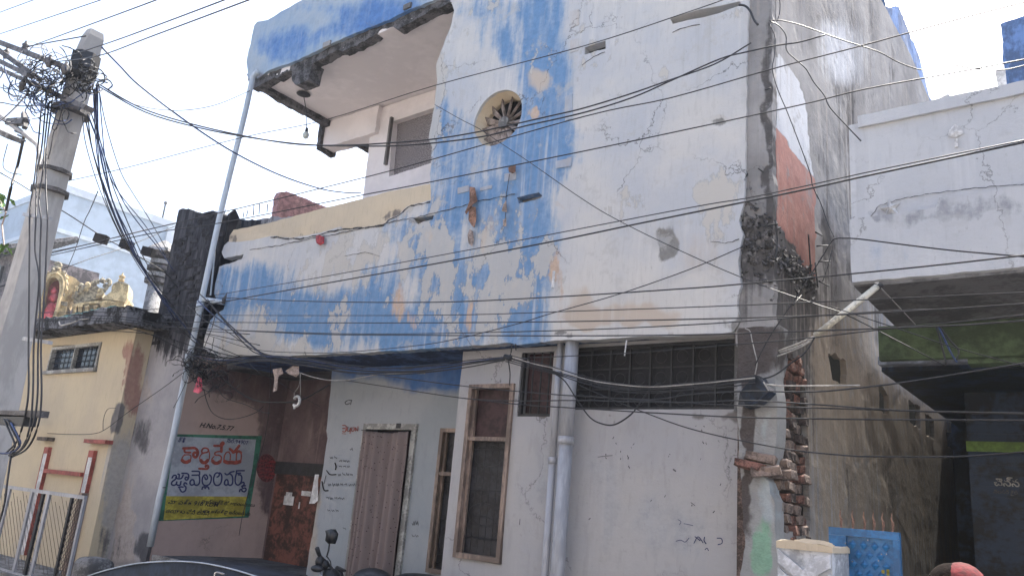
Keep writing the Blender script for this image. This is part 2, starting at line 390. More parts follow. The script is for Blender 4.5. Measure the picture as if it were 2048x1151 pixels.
m_tred = mat('temple_red', (.40, .10, .085), .8, .25, 3, .2)
m_statue = mat('statue_red', (.62, .10, .12), .6, .2, 4, .1)
m_bigw = mat('pale_render', (.40, .48, .56), .85, .1, .25, .05, 3)
m_bigw2 = mat('pale_render_light', (.56, .62, .68), .85, .1, .25, .05, 3)
m_pink = mat('pink_brick_wall', (.34, .19, .19), .9, .25, 10, .6, 20)
m_teal = mat('teal_sheet', (.10, .27, .27), .6, .25, 3, .3, 6)
m_roofc = mat('stained_roof_edge', (.13, .135, .15), .95, .6, 3, .7, 14)
m_curt = None
m_ground = mat('dusty_road', (.22, .205, .19), .95, .35, 2, .5, 30)
m_floor = mat('porch_cement', (.09, .10, .11), .8, .35, 3, .3)
m_blueg = mat('blue_gate_paint', (.02, .15, .36), .35, .25, 4, .15, 30)
m_bluew = mat('blue_render', (.13, .24, .48), .85, .3, 2.5, .3, 12, stretch=(1, 1, .5))
m_green = mat('green_render', (.085, .13, .065), .85, .3, 2, .2)
m_greenb = mat('green_board', (.20, .34, .06), .6, .2, 3, .1)
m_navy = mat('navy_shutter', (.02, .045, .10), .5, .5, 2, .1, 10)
m_rag = mat('brown_rag', (.30, .17, .12), .95, .35, 12, .5)
m_ragp = mat('pale_rag', (.40, .32, .28), .95, .3, 12, .5)
m_pinkc = mat('pink_cloth', (.62, .12, .18), .95, .3, 8, .5)
m_redp = mat('red_plastic', (.42, .02, .025), .5, .3, 8, .3)
m_white_t = mat('white_trim', (.60, .60, .60), .8, .2, 8, .2)
m_redt = mat('red_trim', (.34, .09, .07), .7, .25, 6, .2)
m_black = mat('black_plastic', (.014, .016, .02), .45, .3, 8, .1)
m_chrome = mat('chrome', (.6, .6, .62), .2, .1, 5, 0, metal=1)
m_leaf = mat('leaf_green', (.12, .26, .04), .6, .4, 8, .2)
m_ink = mat('black_lettering', (.02, .02, .022), .8, .1, 5, 0)
m_inkb = mat('navy_lettering', (.012, .018, .10), .7, .1, 5, 0)
m_inkr = mat('red_lettering', (.30, .055, .035), .7, .25, 20, 0)
m_bulb = mat('frosted_bulb', (.62, .66, .62), .25, .1, 4, 0)

# ---------------------------------------------------------------- ground
g = mesh([(-400, -150, 0), (200, -150, 0), (200, 500, 0), (-400, 500, 0)], [(0, 1, 2, 3)])
tag(put('ground', g, m_ground), kind='structure')
box('pavement', (-16, 4.9, .0), (3, 5.99, .12), m_concl)['kind'] = 'structure'

# ================================================================ the dilapidated blue house
YF, YB, YD, XS = 6.0, 6.25, 6.8, -2.1
house = thing('dilapidated_house', 'dilapidated two storey house with flaking blue and white paint and torn-off edges', 'house', (-5.5, 6, 0))
def wx(px, py, Y): return float(WY(px, py, Y)[0])
def wz(px, py, Y): return float(WY(px, py, Y)[2])
# round window: true circle in the wall plane
CX, CZ, CR = wx(995, 236, YF), float(WY(995, 236, YF)[2]), .335
circ = [(CX+CR*math.cos(a), CZ+CR*math.sin(a), 0) for a in np.linspace(0, 2*math.pi, 36, endpoint=False)]
fac_mask = mk_blobs({
 0: [(1085, 50, 48, 110, .62), (1100, 230, 55, 110, .72), (1050, 300, 80, 60, .66), (905, 320, 55, 100, .5), (880, 220, 15, 80, .3), (1012, 90, 14, 40, .42), (960, 10, 70, 30, .26),
     (1030, 385, 70, 30, .34), (1050, 480, 62, 100, .8), (1040, 610, 52, 100, .85), (900, 610, 60, 100, .7), (850, 480, 60, 60, .42), (820, 665, 60, 50, .62), (760, 570, 55, 55, .42),
     (700, 640, 90, 60, .62), (600, 630, 80, 50, .56), (480, 570, 60, 45, .68), (560, 560, 50, 50, .32), (450, 625, 50, 35, .46), (960, 560, 20, 120, .28), (780, 450, 30, 30, .25), (930, 420, 60, 40, .34), (990, 60, 70, 60, .24),
     (1270, 200, 100, 200, -.3), (1200, 600, 60, 140, -.3), (560, 470, 150, 40, -.25), (470, 690, 60, 22, -.1)],
 1: [(975, 480, 14, 60, .55), (800, 600, 20, 50, .62), (858, 480, 12, 26, .55), (828, 640, 10, 30, .5), (945, 640, 14, 50, .6), (1000, 690, 50, 8, .5), (1112, 530, 26, 45, .56), (1130, 620, 22, 60, .44),
     (1240, 250, 8, 50, .3), (1070, 225, 12, 16, .7), (1455, 430, 40, 60, .3), (885, 560, 8, 20, .4)],
 2: [(1330, 485, 25, 36, .95), (1500, 470, 12, 30, .4), (1437, 240, 17, 10, .8), (1450, 645, 50, 16, .62), (1345, 658, 26, 9, .5), (1137, 674, 26, 7, .7), (1045, 677, 60, 6, .55), (835, 440, 26, 8, .6), (1112, 600, 6, 55, .4), (1480, 640, 10, 34, .5)],
 3: [(1080, 155, 36, 36, .62), (1130, 410, 22, 12, .5), (985, 320, 20, 45, .38), (1135, 330, 16, 12, .5), (940, 170, 60, 50, .25), (1250, 640, 150, 26, .46), (1400, 500, 100, 80, .47), (1270, 610, 110, 40, .4), (1160, 600, 30, 60, .46), (1240, 130, 40, 60, .3), (1160, 150, 14, 140, .4)]})
fac_mask_ = fac_mask
def fac_mask(V, axis, at):
    o = fac_mask_(V, axis, at); o[:, 0] *= 1.28; return o
F_out = [(456, 484), (448, 491), (443, 503), (449, 516), (488, 508), (484, 518), (455, 527), (438, 533), (431, 562), (429, 587), (436, 606), (453, 597), (447, 618), (432, 628), (421, 639), (411, 668),
         (406, 696), (415, 704), (430, 707), (430, 722), (472, 714), (478, 709), (542, 713), (700, 706), (860, 696), (1000, 687), (1020, 684), (1033, 688), (1105, 681), (1300, 673), (1440, 667), (1466, 661),
         (1478, 640), (1474, 600), (1481, 570), (1476, 520), (1484, 470), (1478, 440), (1489, 400), (1490, 330), (1493, 230), (1494, 100), (1497, 20), (-2.32, 8.9, 0), (-6.75, 8.9, 0),
         (900, 0), (909, 21), (902, 52), (892, 76), (873, 129), (874, 163), (869, 208), (862, 250), (857, 278), (864, 295), (860, 348), (862, 400), (814, 412), (800, 428), (776, 439), (766, 451), (686, 460),
         (679, 453), (641, 465), (585, 476), (540, 472), (495, 482)]
F_holes = [circ, [(1169, 95), (1211, 82), (1211, 97), (1170, 109)], [(1034, 394), (1078, 384), (1085, 391), (1080, 397), (1037, 408)], [(1340, 37), (1395, 21), (1480, 3), (1484, 11), (1420, 32), (1345, 48)],
           [(826, 437), (848, 433), (868, 431), (866, 439), (835, 447)]]
fw = sheet('upper_wall', F_out, m_fac, house, 'Y', YF, .13, F_holes, .045, .012, fac_mask, .006, relief_mask=.018)
fw['label'] = 'flaking blue, white and peach painted upper wall'
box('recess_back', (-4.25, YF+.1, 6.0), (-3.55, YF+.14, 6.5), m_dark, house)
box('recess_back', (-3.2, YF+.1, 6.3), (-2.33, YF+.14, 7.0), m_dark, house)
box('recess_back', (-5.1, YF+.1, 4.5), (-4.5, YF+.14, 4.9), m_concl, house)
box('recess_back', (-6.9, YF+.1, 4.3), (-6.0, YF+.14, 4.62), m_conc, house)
# horizontal score line of the old floor band and cracks in the plaster
def crack(pts, wd, Y=YF, m=None, parent=None, name='crack'):
    mb = MB(); P = []
    for i in range(len(pts)-1):
        k = max(1, int(math.hypot(pts[i+1][0]-pts[i][0], pts[i+1][1]-pts[i][1])/7))
        for j in range(k): t = j/k; P.append((pts[i][0]*(1-t)+pts[i+1][0]*t+R.uniform(-1.3, 1.3), pts[i][1]*(1-t)+pts[i+1][1]*t+R.uniform(-1.3, 1.3)))
    P.append(pts[-1]); Q = [WY(x, y, Y-.007) for x, y in P]
    for a, b in zip(Q[:-1], Q[1:]): mb.bar(a, b, wd*.55*R.uniform(.3, 1.4), .005, (0, 1, 0))
    return mb.build(name, m or m_conc, parent or house)
crack([(500, 500), (560, 490), (620, 478), (700, 462), (800, 440), (862, 428), (960, 402), (1030, 388)], .012)
crack([(540, 474), (600, 478), (640, 468), (685, 458), (730, 455), (768, 450)], .03)
crack([(768, 450), (778, 440), (800, 430), (815, 413), (860, 404)], .022)
crack([(1165, 130), (1180, 118), (1210, 104)], .008); crack([(1345, 66), (1370, 55), (1400, 49)], .008)
crack([(1420, 482), (1450, 487), (1478, 478)], .008); crack([(690, 512), (730, 505), (760, 512)], .006)
crack([(1030, 688), (1032, 700)], .02)
# pale quoin-like plaster steps along the blue border and shallow chips
for (a, b, c, d) in ((1141, 20, 1158, 52), (1140, 78, 1157, 102), (1130, 190, 1145, 238), (1112, 318, 1143, 334), (960, 372, 984, 378), (1008, 345, 1032, 360), (915, 372, 937, 384), (655, 80, 672, 96)):
    q = WY(a, d, YF); q2 = WY(c, b, YF)
    if a == 655: continue
    s = sheet('plaster_chip', [(a, b+3), (c, b-2), (c, d-2), (a, d+3)], m_fac, house, 'Y', YF-.008, .006, grid=.05, rag=.008, maskf=mk_blobs({3: [((a+c)/2, (b+d)/2, 40, 40, .5)], 0: [((a+c)/2, (b+d)/2, 40, 40, .55 if c < 1150 else .2)]}), relief=.001)

# round window with twelve twisted concrete fins
rw = MB().tube([(CX, YF+.205, CZ), (CX, YF+.24, CZ)], CR+.05, 32).build('round_window', m_dark, house)
ring = MB(); nn = 40
for k in range(nn):
    a0, a1 = 2*math.pi*k/nn, 2*math.pi*(k+1)/nn
    q = []
    for a in (a0, a1):
        for r_, y_ in ((CR+.004, YF+.02), (CR-.045, YF+.15), (CR-.045, YF+.2), (CR+.004, YF+.2)): q.append((CX+r_*math.cos(a), y_, CZ+r_*math.sin(a)))
    ring.add(q, [(0, 1, 5, 4), (1, 2, 6, 5), (2, 3, 7, 6)])
ring.build('window_reveal', m_cream, rw)
fin = MB(); L_ = CR-.03
fin.add([(.03, 0, -.01), (L_, -.02, -.03), (L_, .05, .045), (.03, .02, .01), (.03, .05, -.01), (L_, .01, -.035), (L_, .08, .035), (.03, .06, .01)],
        [(0, 1, 2, 3), (7, 6, 5, 4), (0, 4, 5, 1), (1, 5, 6, 2), (2, 6, 7, 3), (3, 7, 4, 0)])
m_fin = mat('fin_cement', (.36, .30, .27), .9, .35, 8, .3)
fme = mesh(fin.v, fin.f, 'fin')
for k in range(13):
    o = put('window_fin', fme, m_fin if k == 0 else None, rw); o.matrix_basis = Matrix.Translation((CX, YF+.12, CZ)) @ Matrix.Rotation(2*math.pi*k/13+.1, 4, 'Y')
MB().tube([(CX, YF+.1, CZ), (CX, YF+.19, CZ)], .07, 16).build('window_hub', m_concl, rw)

# balcony: fascia, broken rim, ceiling, beam, inner wall, cream parapet
sheet('balcony_fascia', [(515, 43), (508, 50), (501, 88), (493, 125), (497, 158), (505, 146), (514, 157), (532, 143), (588, 122), (643, 97), (702, 70), (775, 40), (831, 14), (895, -8), (-6.4, 7.75, 0), (-6.4, 8.9, 0), (-9.0, 8.62, 0), (562, 23), (535, 40)],
      m_fascia, house, 'Y', 5.95, .15, (), .06, .012, mk_blobs({0: [(700, 45, 150, 45, .62), (560, 100, 60, 26, .6), (800, 10, 70, 40, .4), (620, 40, 60, 16, -.35)], 1: [(560, 60, 60, 12, .12)], 2: [(518, 150, 14, 12, .7), (600, 118, 60, 5, .4), (760, 45, 60, 6, .4)]}), .012, relief_mask=.02)
for (a, b) in ((645, 88), (806, 12)):
    box('plaster_patch', tuple(WY(a, b+8, 5.93)-np.array([0, .004, 0])), tuple(WY(a+16, b-8, 5.93)+np.array([0, .03, 0])), m_concl, house)
sheet('broken_slab_rim', [(494, 150), (498, 176), (510, 177), (545, 158), (572, 144), (600, 138), (618, 130), (632, 124), (655, 110), (690, 98), (712, 92), (718, 86), (745, 72), (762, 58), (775, 54), (800, 55), (833, 37), (868, 20), (905, 6), (-6.5, 7.75, 0), (702, 62), (588, 112), (514, 140)],
      m_conc, house, 'Y', 6.0, .14, (), .05, .034, None, .04)
sheet('broken_stub', [(583, 140), (585, 162), (590, 169), (600, 167), (618, 160), (622, 140), (626, 126), (604, 130)], m_conc, house, 'Y', 6.01, .2, (), .04, .015, None, .03)
ceil = sheet('balcony_ceiling', [(-10.1, 6.02, 0), (-6.2, 6.02, 0), (-6.2, 7.6, 0), (-10.1, 7.6, 0)], m_ceil, house, 'Z', 7.48, .17, (), .2, .02, None, .004)
sheet('slab_edge', [(6.0, 7.46, 0), (6.5, 7.38, 0), (7.2, 7.4, 0), (7.62, 7.36, 0), (7.62, 7.66, 0), (6.0, 7.66, 0)], m_conc, house, 'X', -10.0, .14, (), .06, .02, None, .03)
sheet('end_beam', [(-10.2, 7.02, 0), (-9.5, 7.0, 0), (-8.85, 7.0, 0), (-8.85, 7.47, 0), (-10.18, 7.47, 0)], m_ceil, house, 'Y', 7.42, .24, (), .2, .02, None, .004)
sheet('beam_break', [(7.38, 6.98, 0), (7.7, 6.96, 0), (7.72, 7.48, 0), (7.36, 7.48, 0)], m_conc, house, 'X', -10.12, .1, (), .05, .02, None, .03)
box('depth_beam', (-9.08, 7.66, 7.05), (-8.8, 9.3, 7.47), m_ceil, house)
box('rear_ceiling', (-10.15, 7.63, 7.47), (-8.0, 9.3, 7.64), m_ceil, house)
sheet('rear_ceiling_rim', [(7.7, 7.36, 0), (9.3, 7.34, 0), (9.3, 7.62, 0), (7.7, 7.62, 0)], m_conc, house, 'X', -10.08, .1, (), .06, .02, None, .03)
iw = sheet('inner_wall', [(740, 258), (737, 300), (725, 400), (-9.05, 4.2, 0), (-6.7, 4.2, 0), (-6.7, 7.47, 0), (-9.0, 7.47, 0)], m_ceil, house, 'Y', 7.5, .2,
           [[(786, 243), (872, 214), (862, 326), (778, 353)]], .15, .006, None, .004)
bw = sheet('balcony_window', [(780, 236), (880, 205), (874, 335), (770, 364)], mat('mesh_screen', (.30, .27, .28), .8, .4, 60, .3, 80), house, 'Y', 7.6, .02, (), 99, 0)
box('hinge_post', (wx(786, 243, 7.5)-.02, 7.44, 6.4), (wx(786, 243, 7.5)+.02, 7.49, 7.2), m_grey, bw)
sheet('cream_parapet', [(457, 484), (458, 471), (467, 460), (540, 445), (648, 416), (730, 396), (783, 382), (830, 374), (863, 367), (870, 380), (870, 420), (800, 450), (700, 480), (500, 500), (452, 500)], m_cream, house, 'Y', YF+.035, .12, (), .05, .008,
      mk_blobs({2: [(620, 470, 130, 8, .45), (790, 430, 30, 12, .6), (460, 478, 8, 14, .6)]}), .005, relief_mask=.02)
box('balcony_floor', (-9.9, 6.16, 4.1), (-6.6, 7.5, 4.25), m_int, house)
# side wall, strips, pier
side_mask = mk_blobs({
 0: [(1790, 900, 260, 330, .72), (1680, 760, 60, 110, .3)],
 2: [(1650, 420, 12, 200, .5), (1742, 100, 9, 160, .5), (1705, 150, 8, 180, .5), (1785, 150, 9, 110, .46), (1600, 60, 8, 90, .4), (1760, 660, 12, 90, .5), (1665, 620, 10, 120, .45), (1850, 770, 8, 50, .45), (1700, 1000, 10, 140, .45), (1780, 980, 9, 140, .42), (1740, 850, 9, 90, .42), (1690, 300, 26, 240, .44), (1665, 60, 22, 140, .34), (1715, 560, 22, 70, .4), (1590, 610, 45, 50, .7), (1570, 520, 40, 50, .6), (1622, 900, 14, 200, .45), (1840, 150, 14, 70, .2), (1800, 620, 12, 160, .3), (1800, 730, 10, 90, .35), (1545, 300, 8, 200, .5), (1660, 470, 14, 40, .35), (1590, 670, 44, 110, .75)],
 3: [(1730, 120, 90, 110, .42), (1650, 90, 60, 90, .3)],
 'poly': [(1, [(1538, 243), (1560, 268), (1600, 322), (1628, 352), (1630, 440), (1634, 556), (1620, 545), (1600, 515), (1575, 475), (1560, 452), (1538, 435)], 1.2),
          (3, [(1536, 130), (1560, 110), (1590, 150), (1612, 210), (1628, 350), (1600, 320), (1560, 266), (1538, 242)], .8),
          (2, [(1536, 442), (1560, 455), (1578, 478), (1604, 520), (1634, 562), (1636, 590), (1600, 580), (1540, 520)], .5),
          (2, [(1530, -20), (1546, 40), (1546, 440), (1530, 440)], .5)]})
holes = [[(1657, 705), (1668, 706), (1683, 717), (1692, 722), (1693, 770), (1682, 768), (1664, 756)], [(1757, 768), (1768, 776), (1777, 790), (1779, 831), (1768, 824), (1759, 818)],
         [(1817, 798), (1826, 806), (1841, 812), (1841, 857), (1828, 850), (1819, 840)], [(1850, 828), (1860, 832), (1868, 842), (1870, 880), (1852, 868)], [(1892, 858), (1902, 863), (1908, 880), (1909, 900), (1895, 893)],
         [(1552, 805), (1580, 720), (1600, 712), (1611, 760), (1617, 860), (1621, 960), (1622, 1062), (1600, 1068), (1570, 1066), (1552, 1060)]]
sheet('side_wall', [(6.14, 0, 0), (14.1, 0, 0), (14.1, 9.0, 0), (12.5, 9.06, 0), (10.4, 8.84, 0), (8, 8.88, 0), (6.14, 8.9, 0)], m_side, house, 'X', XS, .06, holes, .055, .02, side_mask, .0025, relief_mask=.012, hrag=.03)
for k, (y0, y1, z0, z1) in enumerate(((6.9, 13.9, 2.4, 3.7),)): box('opening_back', (XS-.5, y0, z0), (XS-.16, y1, z1), m_dark, house)
sheet('corner_strip', [(1486, 440), (1480, 500), (1484, 560), (1470, 640), (1470, 690), (-2.1, 2.9, 0), (-2.1, 8.9, 0), (-2.4, 8.9, 0), (1491, 100)], m_side, house, 'Y', YF+.03, .1, (), .04, .012,
      mk_blobs({2: [(1536, 250, 10, 260, .85), (1510, 500, 60, 60, 1.1), (1500, 620, 30, 60, .5)], 3: [(1512, 200, 14, 220, .22)]}), .008, relief_mask=.02, seed=9)
pier = sheet('corner_pier', [(1474, 655), (1474, 800), (1478, 900), (1484, 1000), (1488, 1080), (-2.46, .1, 0), (-2.06, .1, 0), (1556, 1120), (1551, 1060), (1549, 1000), (1541, 985), (1536, 962), (1520, 947), (1543, 935), (1550, 900), (1556, 850), (1554, 790), (1548, 735), (1556, 690), (1560, 650)],
      m_pier, house, 'Y', YF+.02, .2, (), .04, .012, mk_blobs({0: [(1522, 1110, 24, 60, .9), (1525, 1030, 20, 25, .3)], 1: [(1530, 990, 22, 70, .6), (1535, 860, 14, 60, .5)], 2: [(1492, 900, 15, 260, .75), (1500, 700, 30, 40, .6), (1520, 780, 18, 16, .5), (1515, 690, 60, 70, .7), (1500, 860, 30, 40, .45)]}), .012, relief_mask=.014)
# bricks of the torn wall end, one by one
bm_ = MB(); pts = []
bmes = []
for v_ in range(6):
    b_ = bmesh.new(); bmesh.ops.create_cube(b_, size=1)
    for q in b_.verts: q.co = Vector((q.co.x*.22, q.co.y*.115, q.co.z*.07))
    bmesh.ops.bevel(b_, geom=b_.edges[:], offset=.008, segments=1, affect='EDGES')
    for q in b_.verts: q.co += Vector((R.uniform(-1, 1), R.uniform(-1, 1), R.uniform(-1, 1)))*.008
    me = bpy.data.meshes.new('brick'); b_.to_mesh(me); b_.free(); me.materials.append([m_brick, m_brick2, m_brick3, m_brick2, m_brick, m_brick3][v_]); bmes.append(me)
row = 0; z = 1.32
while z < 2.98:
    y = 6.19+(.05 if row % 2 else 0)
    while y < 6.86:
        t = (z-1.3)/1.7
        if R.random() < .93:
            o = put('brick', bmes[R.randrange(6) if z < 2.5 else R.choice((0, 1, 3, 4))], None, house)
            o.location = (XS-.11+R.uniform(-.05, .02)+(.10 if (1.95 < z < 2.12 and y < 6.3) else 0), y+R.uniform(-.008, .008), z); o.rotation_euler = (R.uniform(-.08, .08), R.uniform(-.09, .09), R.uniform(-.13, .13))
        y += .128
    z += .082; row += 1
for (x, y, z, k) in ((-2.2, 6.03, 2.08, 2), (-2.15, 6.0, 1.98, 5), (-2.27, 6.0, 2.02, 4)):
    o = put('brick', bmes[k], None, house); o.location = (x, y, z); o.rotation_euler = (R.uniform(-.2, .2), R.uniform(-.2, .2), R.uniform(-.3, .3))
box('brick_core', (XS-.34, 6.17, 1.2), (XS-.135, 6.95, 3.1), mat('earth_mortar', (.17, .12, .10), .95, .4, 10, 1., 30), house)
# floor slab stub and rebar in the torn corner
deb = MB()
for k in range(900):
    t = R.random(); px, py = 1482+t*150+R.gauss(0, 9), 452+t*122+R.gauss(0, 16+26*(t < .45))
    if px > 1630: continue
    c = WX(px, py, XS+R.uniform(-.03, .02)) if px > 1545 else WY(px, py, YF+.05+R.uniform(-.03, .03))
    s_ = R.uniform(.005, .022); q = [np.array([R.uniform(-1, 1), R.uniform(-1, 1), R.uniform(-.8, .8)])*s_+np.array(v_)*s_*.7 for v_ in ((1, 1, 1), (-1, -1, 1), (-1, 1, -1), (1, -1, -1))]
    deb.add([c+v_ for v_ in q], [(0, 1, 2), (0, 3, 1), (0, 2, 3), (1, 3, 2)])
tag(deb.build('rubble_edge', m_conc, house), kind='stuff')
def rod(name, pts, plane, at, r, m, parent, off=.06):
    P = [(WY(x, y, at-off) if plane == 'Y' else WX(x, y, at+off)) for x, y in pts]
    return curve(name, [smooth_pts(P, 4)], r, m, parent)
for pts in ([(1617, 469), (1619, 500), (1622, 545), (1624, 552)], [(1550, 440), (1555, 480), (1551, 520)], [(1527, 453), (1545, 449), (1556, 448)], [(1631, 464), (1645, 471)], [(1634, 492), (1660, 490)], [(1637, 523), (1662, 522)], [(1638, 562), (1658, 572)], [(1603, 590), (1586, 610)], [(1630, 525), (1634, 560), (1636, 575)], [(1530, 180), (1542, 176)], [(1517, 337), (1528, 345)]):
    rod('rebar', pts, 'X' if pts[0][0] > 1548 else 'Y', XS if pts[0][0] > 1548 else YF, .007, m_irond, house, .05)
# overhang soffit and hidden volume
box('overhang_soffit', (-9.75, YF+.14, 3.12), (-2.12, 6.95, 3.24), mat('soffit_blue', (.07, .12, .26), .9, .4, 2, .3), house)
box('roof_slab', (-7.6, YF+.14, 8.7), (-2.32, 14.0, 8.84), m_conc, house)
box('rear_wall', (-9.9, 13.9, 0), (-2.32, 14.05, 8.7), m_int, house)
box('party_side', (-7.75, 7.72, 3.3), (-7.6, 13.9, 8.7), m_int, house)
box('stair_floor', (-7.6, 6.96, 3.12), (-2.32, 13.9, 3.24), m_int, house)
bf = [(1768, -4), (1774, 16), (1797, 13), (1808, 38), (1838, 112), (1863, 206), (1840, 214), (1810, 140), (1780, 60)]
sheet('rear_blue_parapet', [px2(p, 'X', XS-.21)+(0,) for p in bf], m_bluew, house, 'X', XS-.21, .12, (), .2, .06, None, .02)

# ground floor
def zz(px, py, Y): return WY(px, py, Y)
wl = -5.52
tw = [(941, 768), (1028, 768), (1003, 1129), (911, 1112)]
v1 = [(wx(1040, 750, YB), 2.42, 0), (wx(1105, 750, YB), 2.42, 0), (wx(1105, 750, YB), 3.06, 0), (wx(1040, 750, YB), 3.06, 0)]
v2x0, v2x1 = wx(1143, 740, YB), wx(1476, 740, YB); v2z = wz(1300, 818, YB)
v2 = [(v2x0, v2z, 0), (v2x1, v2z, 0), (v2x1, 3.08, 0), (v2x0, 3.08, 0)]
low_mask = mk_blobs({0: [(1250, 1000, 60, 60, -.1)], 1: [(1270, 1040, 130, 110, .5), (1420, 1080, 70, 90, .3), (1200, 900, 60, 60, .36), (960, 1000, 40, 200, .25), (1080, 950, 25, 150, .5)],
  2: [(1225, 828, 12, 12, .7), (1390, 828, 26, 14, .6), (1460, 835, 30, 14, .7), (1420, 860, 30, 14, .35), (1270, 880, 30, 22, .35), (1080, 826, 14, 7, .9), (1476, 950, 12, 200, .3), (1180, 870, 12, 10, .3), (1060, 1148, 50, 10, .2), (1300, 960, 8, 5, .6)]})
sheet('ground_floor_wall', [(wl, 0, 0), (-2.43, 0, 0), (-2.43, 3.11, 0), (wl, 3.11, 0)], m_low, house, 'Y', YB, .22, [tw, v1, v2], .06, .004, low_mask, .006, relief_mask=.012, hrag=.002)
DL, DR, DT = wx(733, 852, YD), wx(831, 852, YD), wz(780, 853, YD)
SL = wx(884, 856, YD); SR = SL+.62; ST = wz(884, 856, YD); SB = wz(855, 1143, YD)
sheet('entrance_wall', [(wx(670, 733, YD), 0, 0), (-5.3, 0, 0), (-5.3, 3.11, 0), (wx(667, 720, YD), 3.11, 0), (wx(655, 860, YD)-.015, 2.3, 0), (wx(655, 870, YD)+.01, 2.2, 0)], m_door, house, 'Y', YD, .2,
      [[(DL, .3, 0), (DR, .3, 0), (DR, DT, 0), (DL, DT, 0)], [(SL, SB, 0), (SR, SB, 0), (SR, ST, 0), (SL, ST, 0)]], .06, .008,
      mk_blobs({0: [(800, 715, 150, 48, 1.3), (880, 740, 60, 40, .9)], 1: [(628, 1050, 12, 120, .8), (640, 900, 8, 60, .4)], 2: [(650, 870, 5, 10, .8)]}), .005, hrag=.002)  # top band: blue paint with the overhang's shadow put into the colour
box('porch_inner_side', (wx(670, 733, YD)+.03, YD+.2, 0), (wx(670, 733, YD)+.2, 7.7, 3.11), m_int, house)
box('box_side', (wl+.002, YB+.22, 0), (wl+.18, YD-.002, 3.11), m_low, house)
# door
dfr = MB().box((DL-.02, YD-.035, DT-.035), (DR+.05, YD+.1, DT+.035)).box((DR-.03, YD-.035, .3), (DR+.045, YD+.1, DT-.036)).box((DL-.03, YD-.03, .3), (DL+.03, YD+.1, DT-.036)).build('door_frame', m_framew, house)
box('door_leaf', (DL-.1, YD+.22, .3), (DR+.1, YD+.27, DT+.2), m_glassR, dfr)
box('lintel_chip', (wx(797, 850, YD), YD-.04, DT-.02), (wx(806, 850, YD), YD-.036, DT+.04), m_irond, dfr)
def window(name, x0, x1, z0, z1, Y, tz, fw_=.045, lab=None, top=m_glassR, bot=m_glassD, grille=True):
    fr = MB().box((x0, Y-.03, z0), (x0+fw_, Y+.1, z1)).box((x1-fw_, Y-.03, z0), (x1, Y+.1, z1)).box((x0+fw_, Y-.03, z1-fw_), (x1-fw_, Y+.1, z1)).box((x0+fw_, Y-.03, z0), (x1-fw_, Y+.1, z0+fw_*1.1)).build(name, m_frame, house)
    if lab: fr['label'] = lab
    box('transom', (x0+fw_, Y-.02, tz-.02), (x1-fw_, Y+.08, tz+.02), m_frame, fr)
    box('pane', (x0+fw_, Y+.06, tz+.02), (x1-fw_, Y+.07, z1-fw_), top, fr); box('pane', (x0+fw_, Y+.06, z0+fw_*1.1), (x1-fw_, Y+.07, tz-.02), bot, fr)
    MB().box((x0+fw_, Y+.02, z0+fw_*1.1), (x0+fw_+.03, Y+.05, z1-fw_)).box((x1-fw_-.03, Y+.02, z0+fw_*1.1), (x1-fw_, Y+.05, z1-fw_)).build('sash_stile', m_frame, fr)
    if grille:
        xm = (x0+x1)/2; w_ = (x1-x0)/2-fw_-.03; paths = []
        for zc in (tz-.18, tz-.75, z0+.28):
            for s_ in (-1, 1): paths.append([(xm+s_*w_*math.sin(a)*.9, Y+.035, zc+.22*math.cos(a)*s_*.5+.02) for a in np.linspace(0, math.pi, 9)])
        for k in (-.6, -.2, .2, .6): paths.append([(xm+k*w_, Y+.035, z0+.06), (xm+k*w_, Y+.035, tz-.02)])
        for zc in (tz-.1, tz-.5, tz-.95, z0+.2): paths.append([(xm-w_, Y+.035, zc), (xm+w_, Y+.035, zc)])
        curve('grille', paths, .003, m_irond, fr, 1)
    return fr
TWL, TWR = (WY(941, 768, YB)[0]+WY(911, 1112, YB)[0])/2, (WY(1028, 768, YB)[0]+WY(1003, 1129, YB)[0])/2
TWT, TWB, TWM = WY(985, 768, YB)[2], WY(958, 1120, YB)[2], WY(970, 877, YB)[2]
window('tall_window', TWL-.005, TWR+.005, TWB, TWT, YB, TWM, lab='tall brown framed window with maroon upper pane')
window('side_window', SL, SR, SB, ST, YD, wz(880, 946, YD), top=m_glassD, lab='narrow dark window half hidden behind the projecting wall')
# ventilators
vf = MB().box((v1[0][0], YB+.02, 2.42), (v1[1][0], YB+.06, 2.45)).box((v1[0][0], YB+.02, 2.45), (v1[0][0]+.03, YB+.06, 3.08)).build('ventilator', m_irond, house)
box('pane', (v1[0][0]+.03, YB+.1, 2.45), (v1[1][0], YB+.11, 3.08), m_glassR, vf)
for k in range(3): box('bar', (v1[0][0]+.12+k*.1, YB+.04, 2.45), (v1[0][0]+.132+k*.1, YB+.052, 3.08), m_irond, vf)
vg = MB().box((v2x0, YB+.02, v2z), (v2x1, YB+.05, v2z+.025)).box((v2x0, YB+.02, 3.05), (v2x1, YB+.05, 3.08)).build('ventilator_grille', m_irond, house)
box('backing', (v2x0-.05, YB+.056, v2z), (v2x1+.05, YB+.2, 3.1), m_dark, vg)
W_ = v2x1-v2x0
for k in range(9): box('bar', (v2x0+W_*k/8-.008, YB+.02, v2z+.025), (v2x0+W_*k/8+.008, YB+.04, 3.05), m_irond, vg)
for k in range(1, 3): box('bar', (v2x0, YB+.042, v2z+k*(3.05-v2z)/3), (v2x1, YB+.052, v2z+k*(3.05-v2z)/3+.012), m_irond, vg)
sme = None
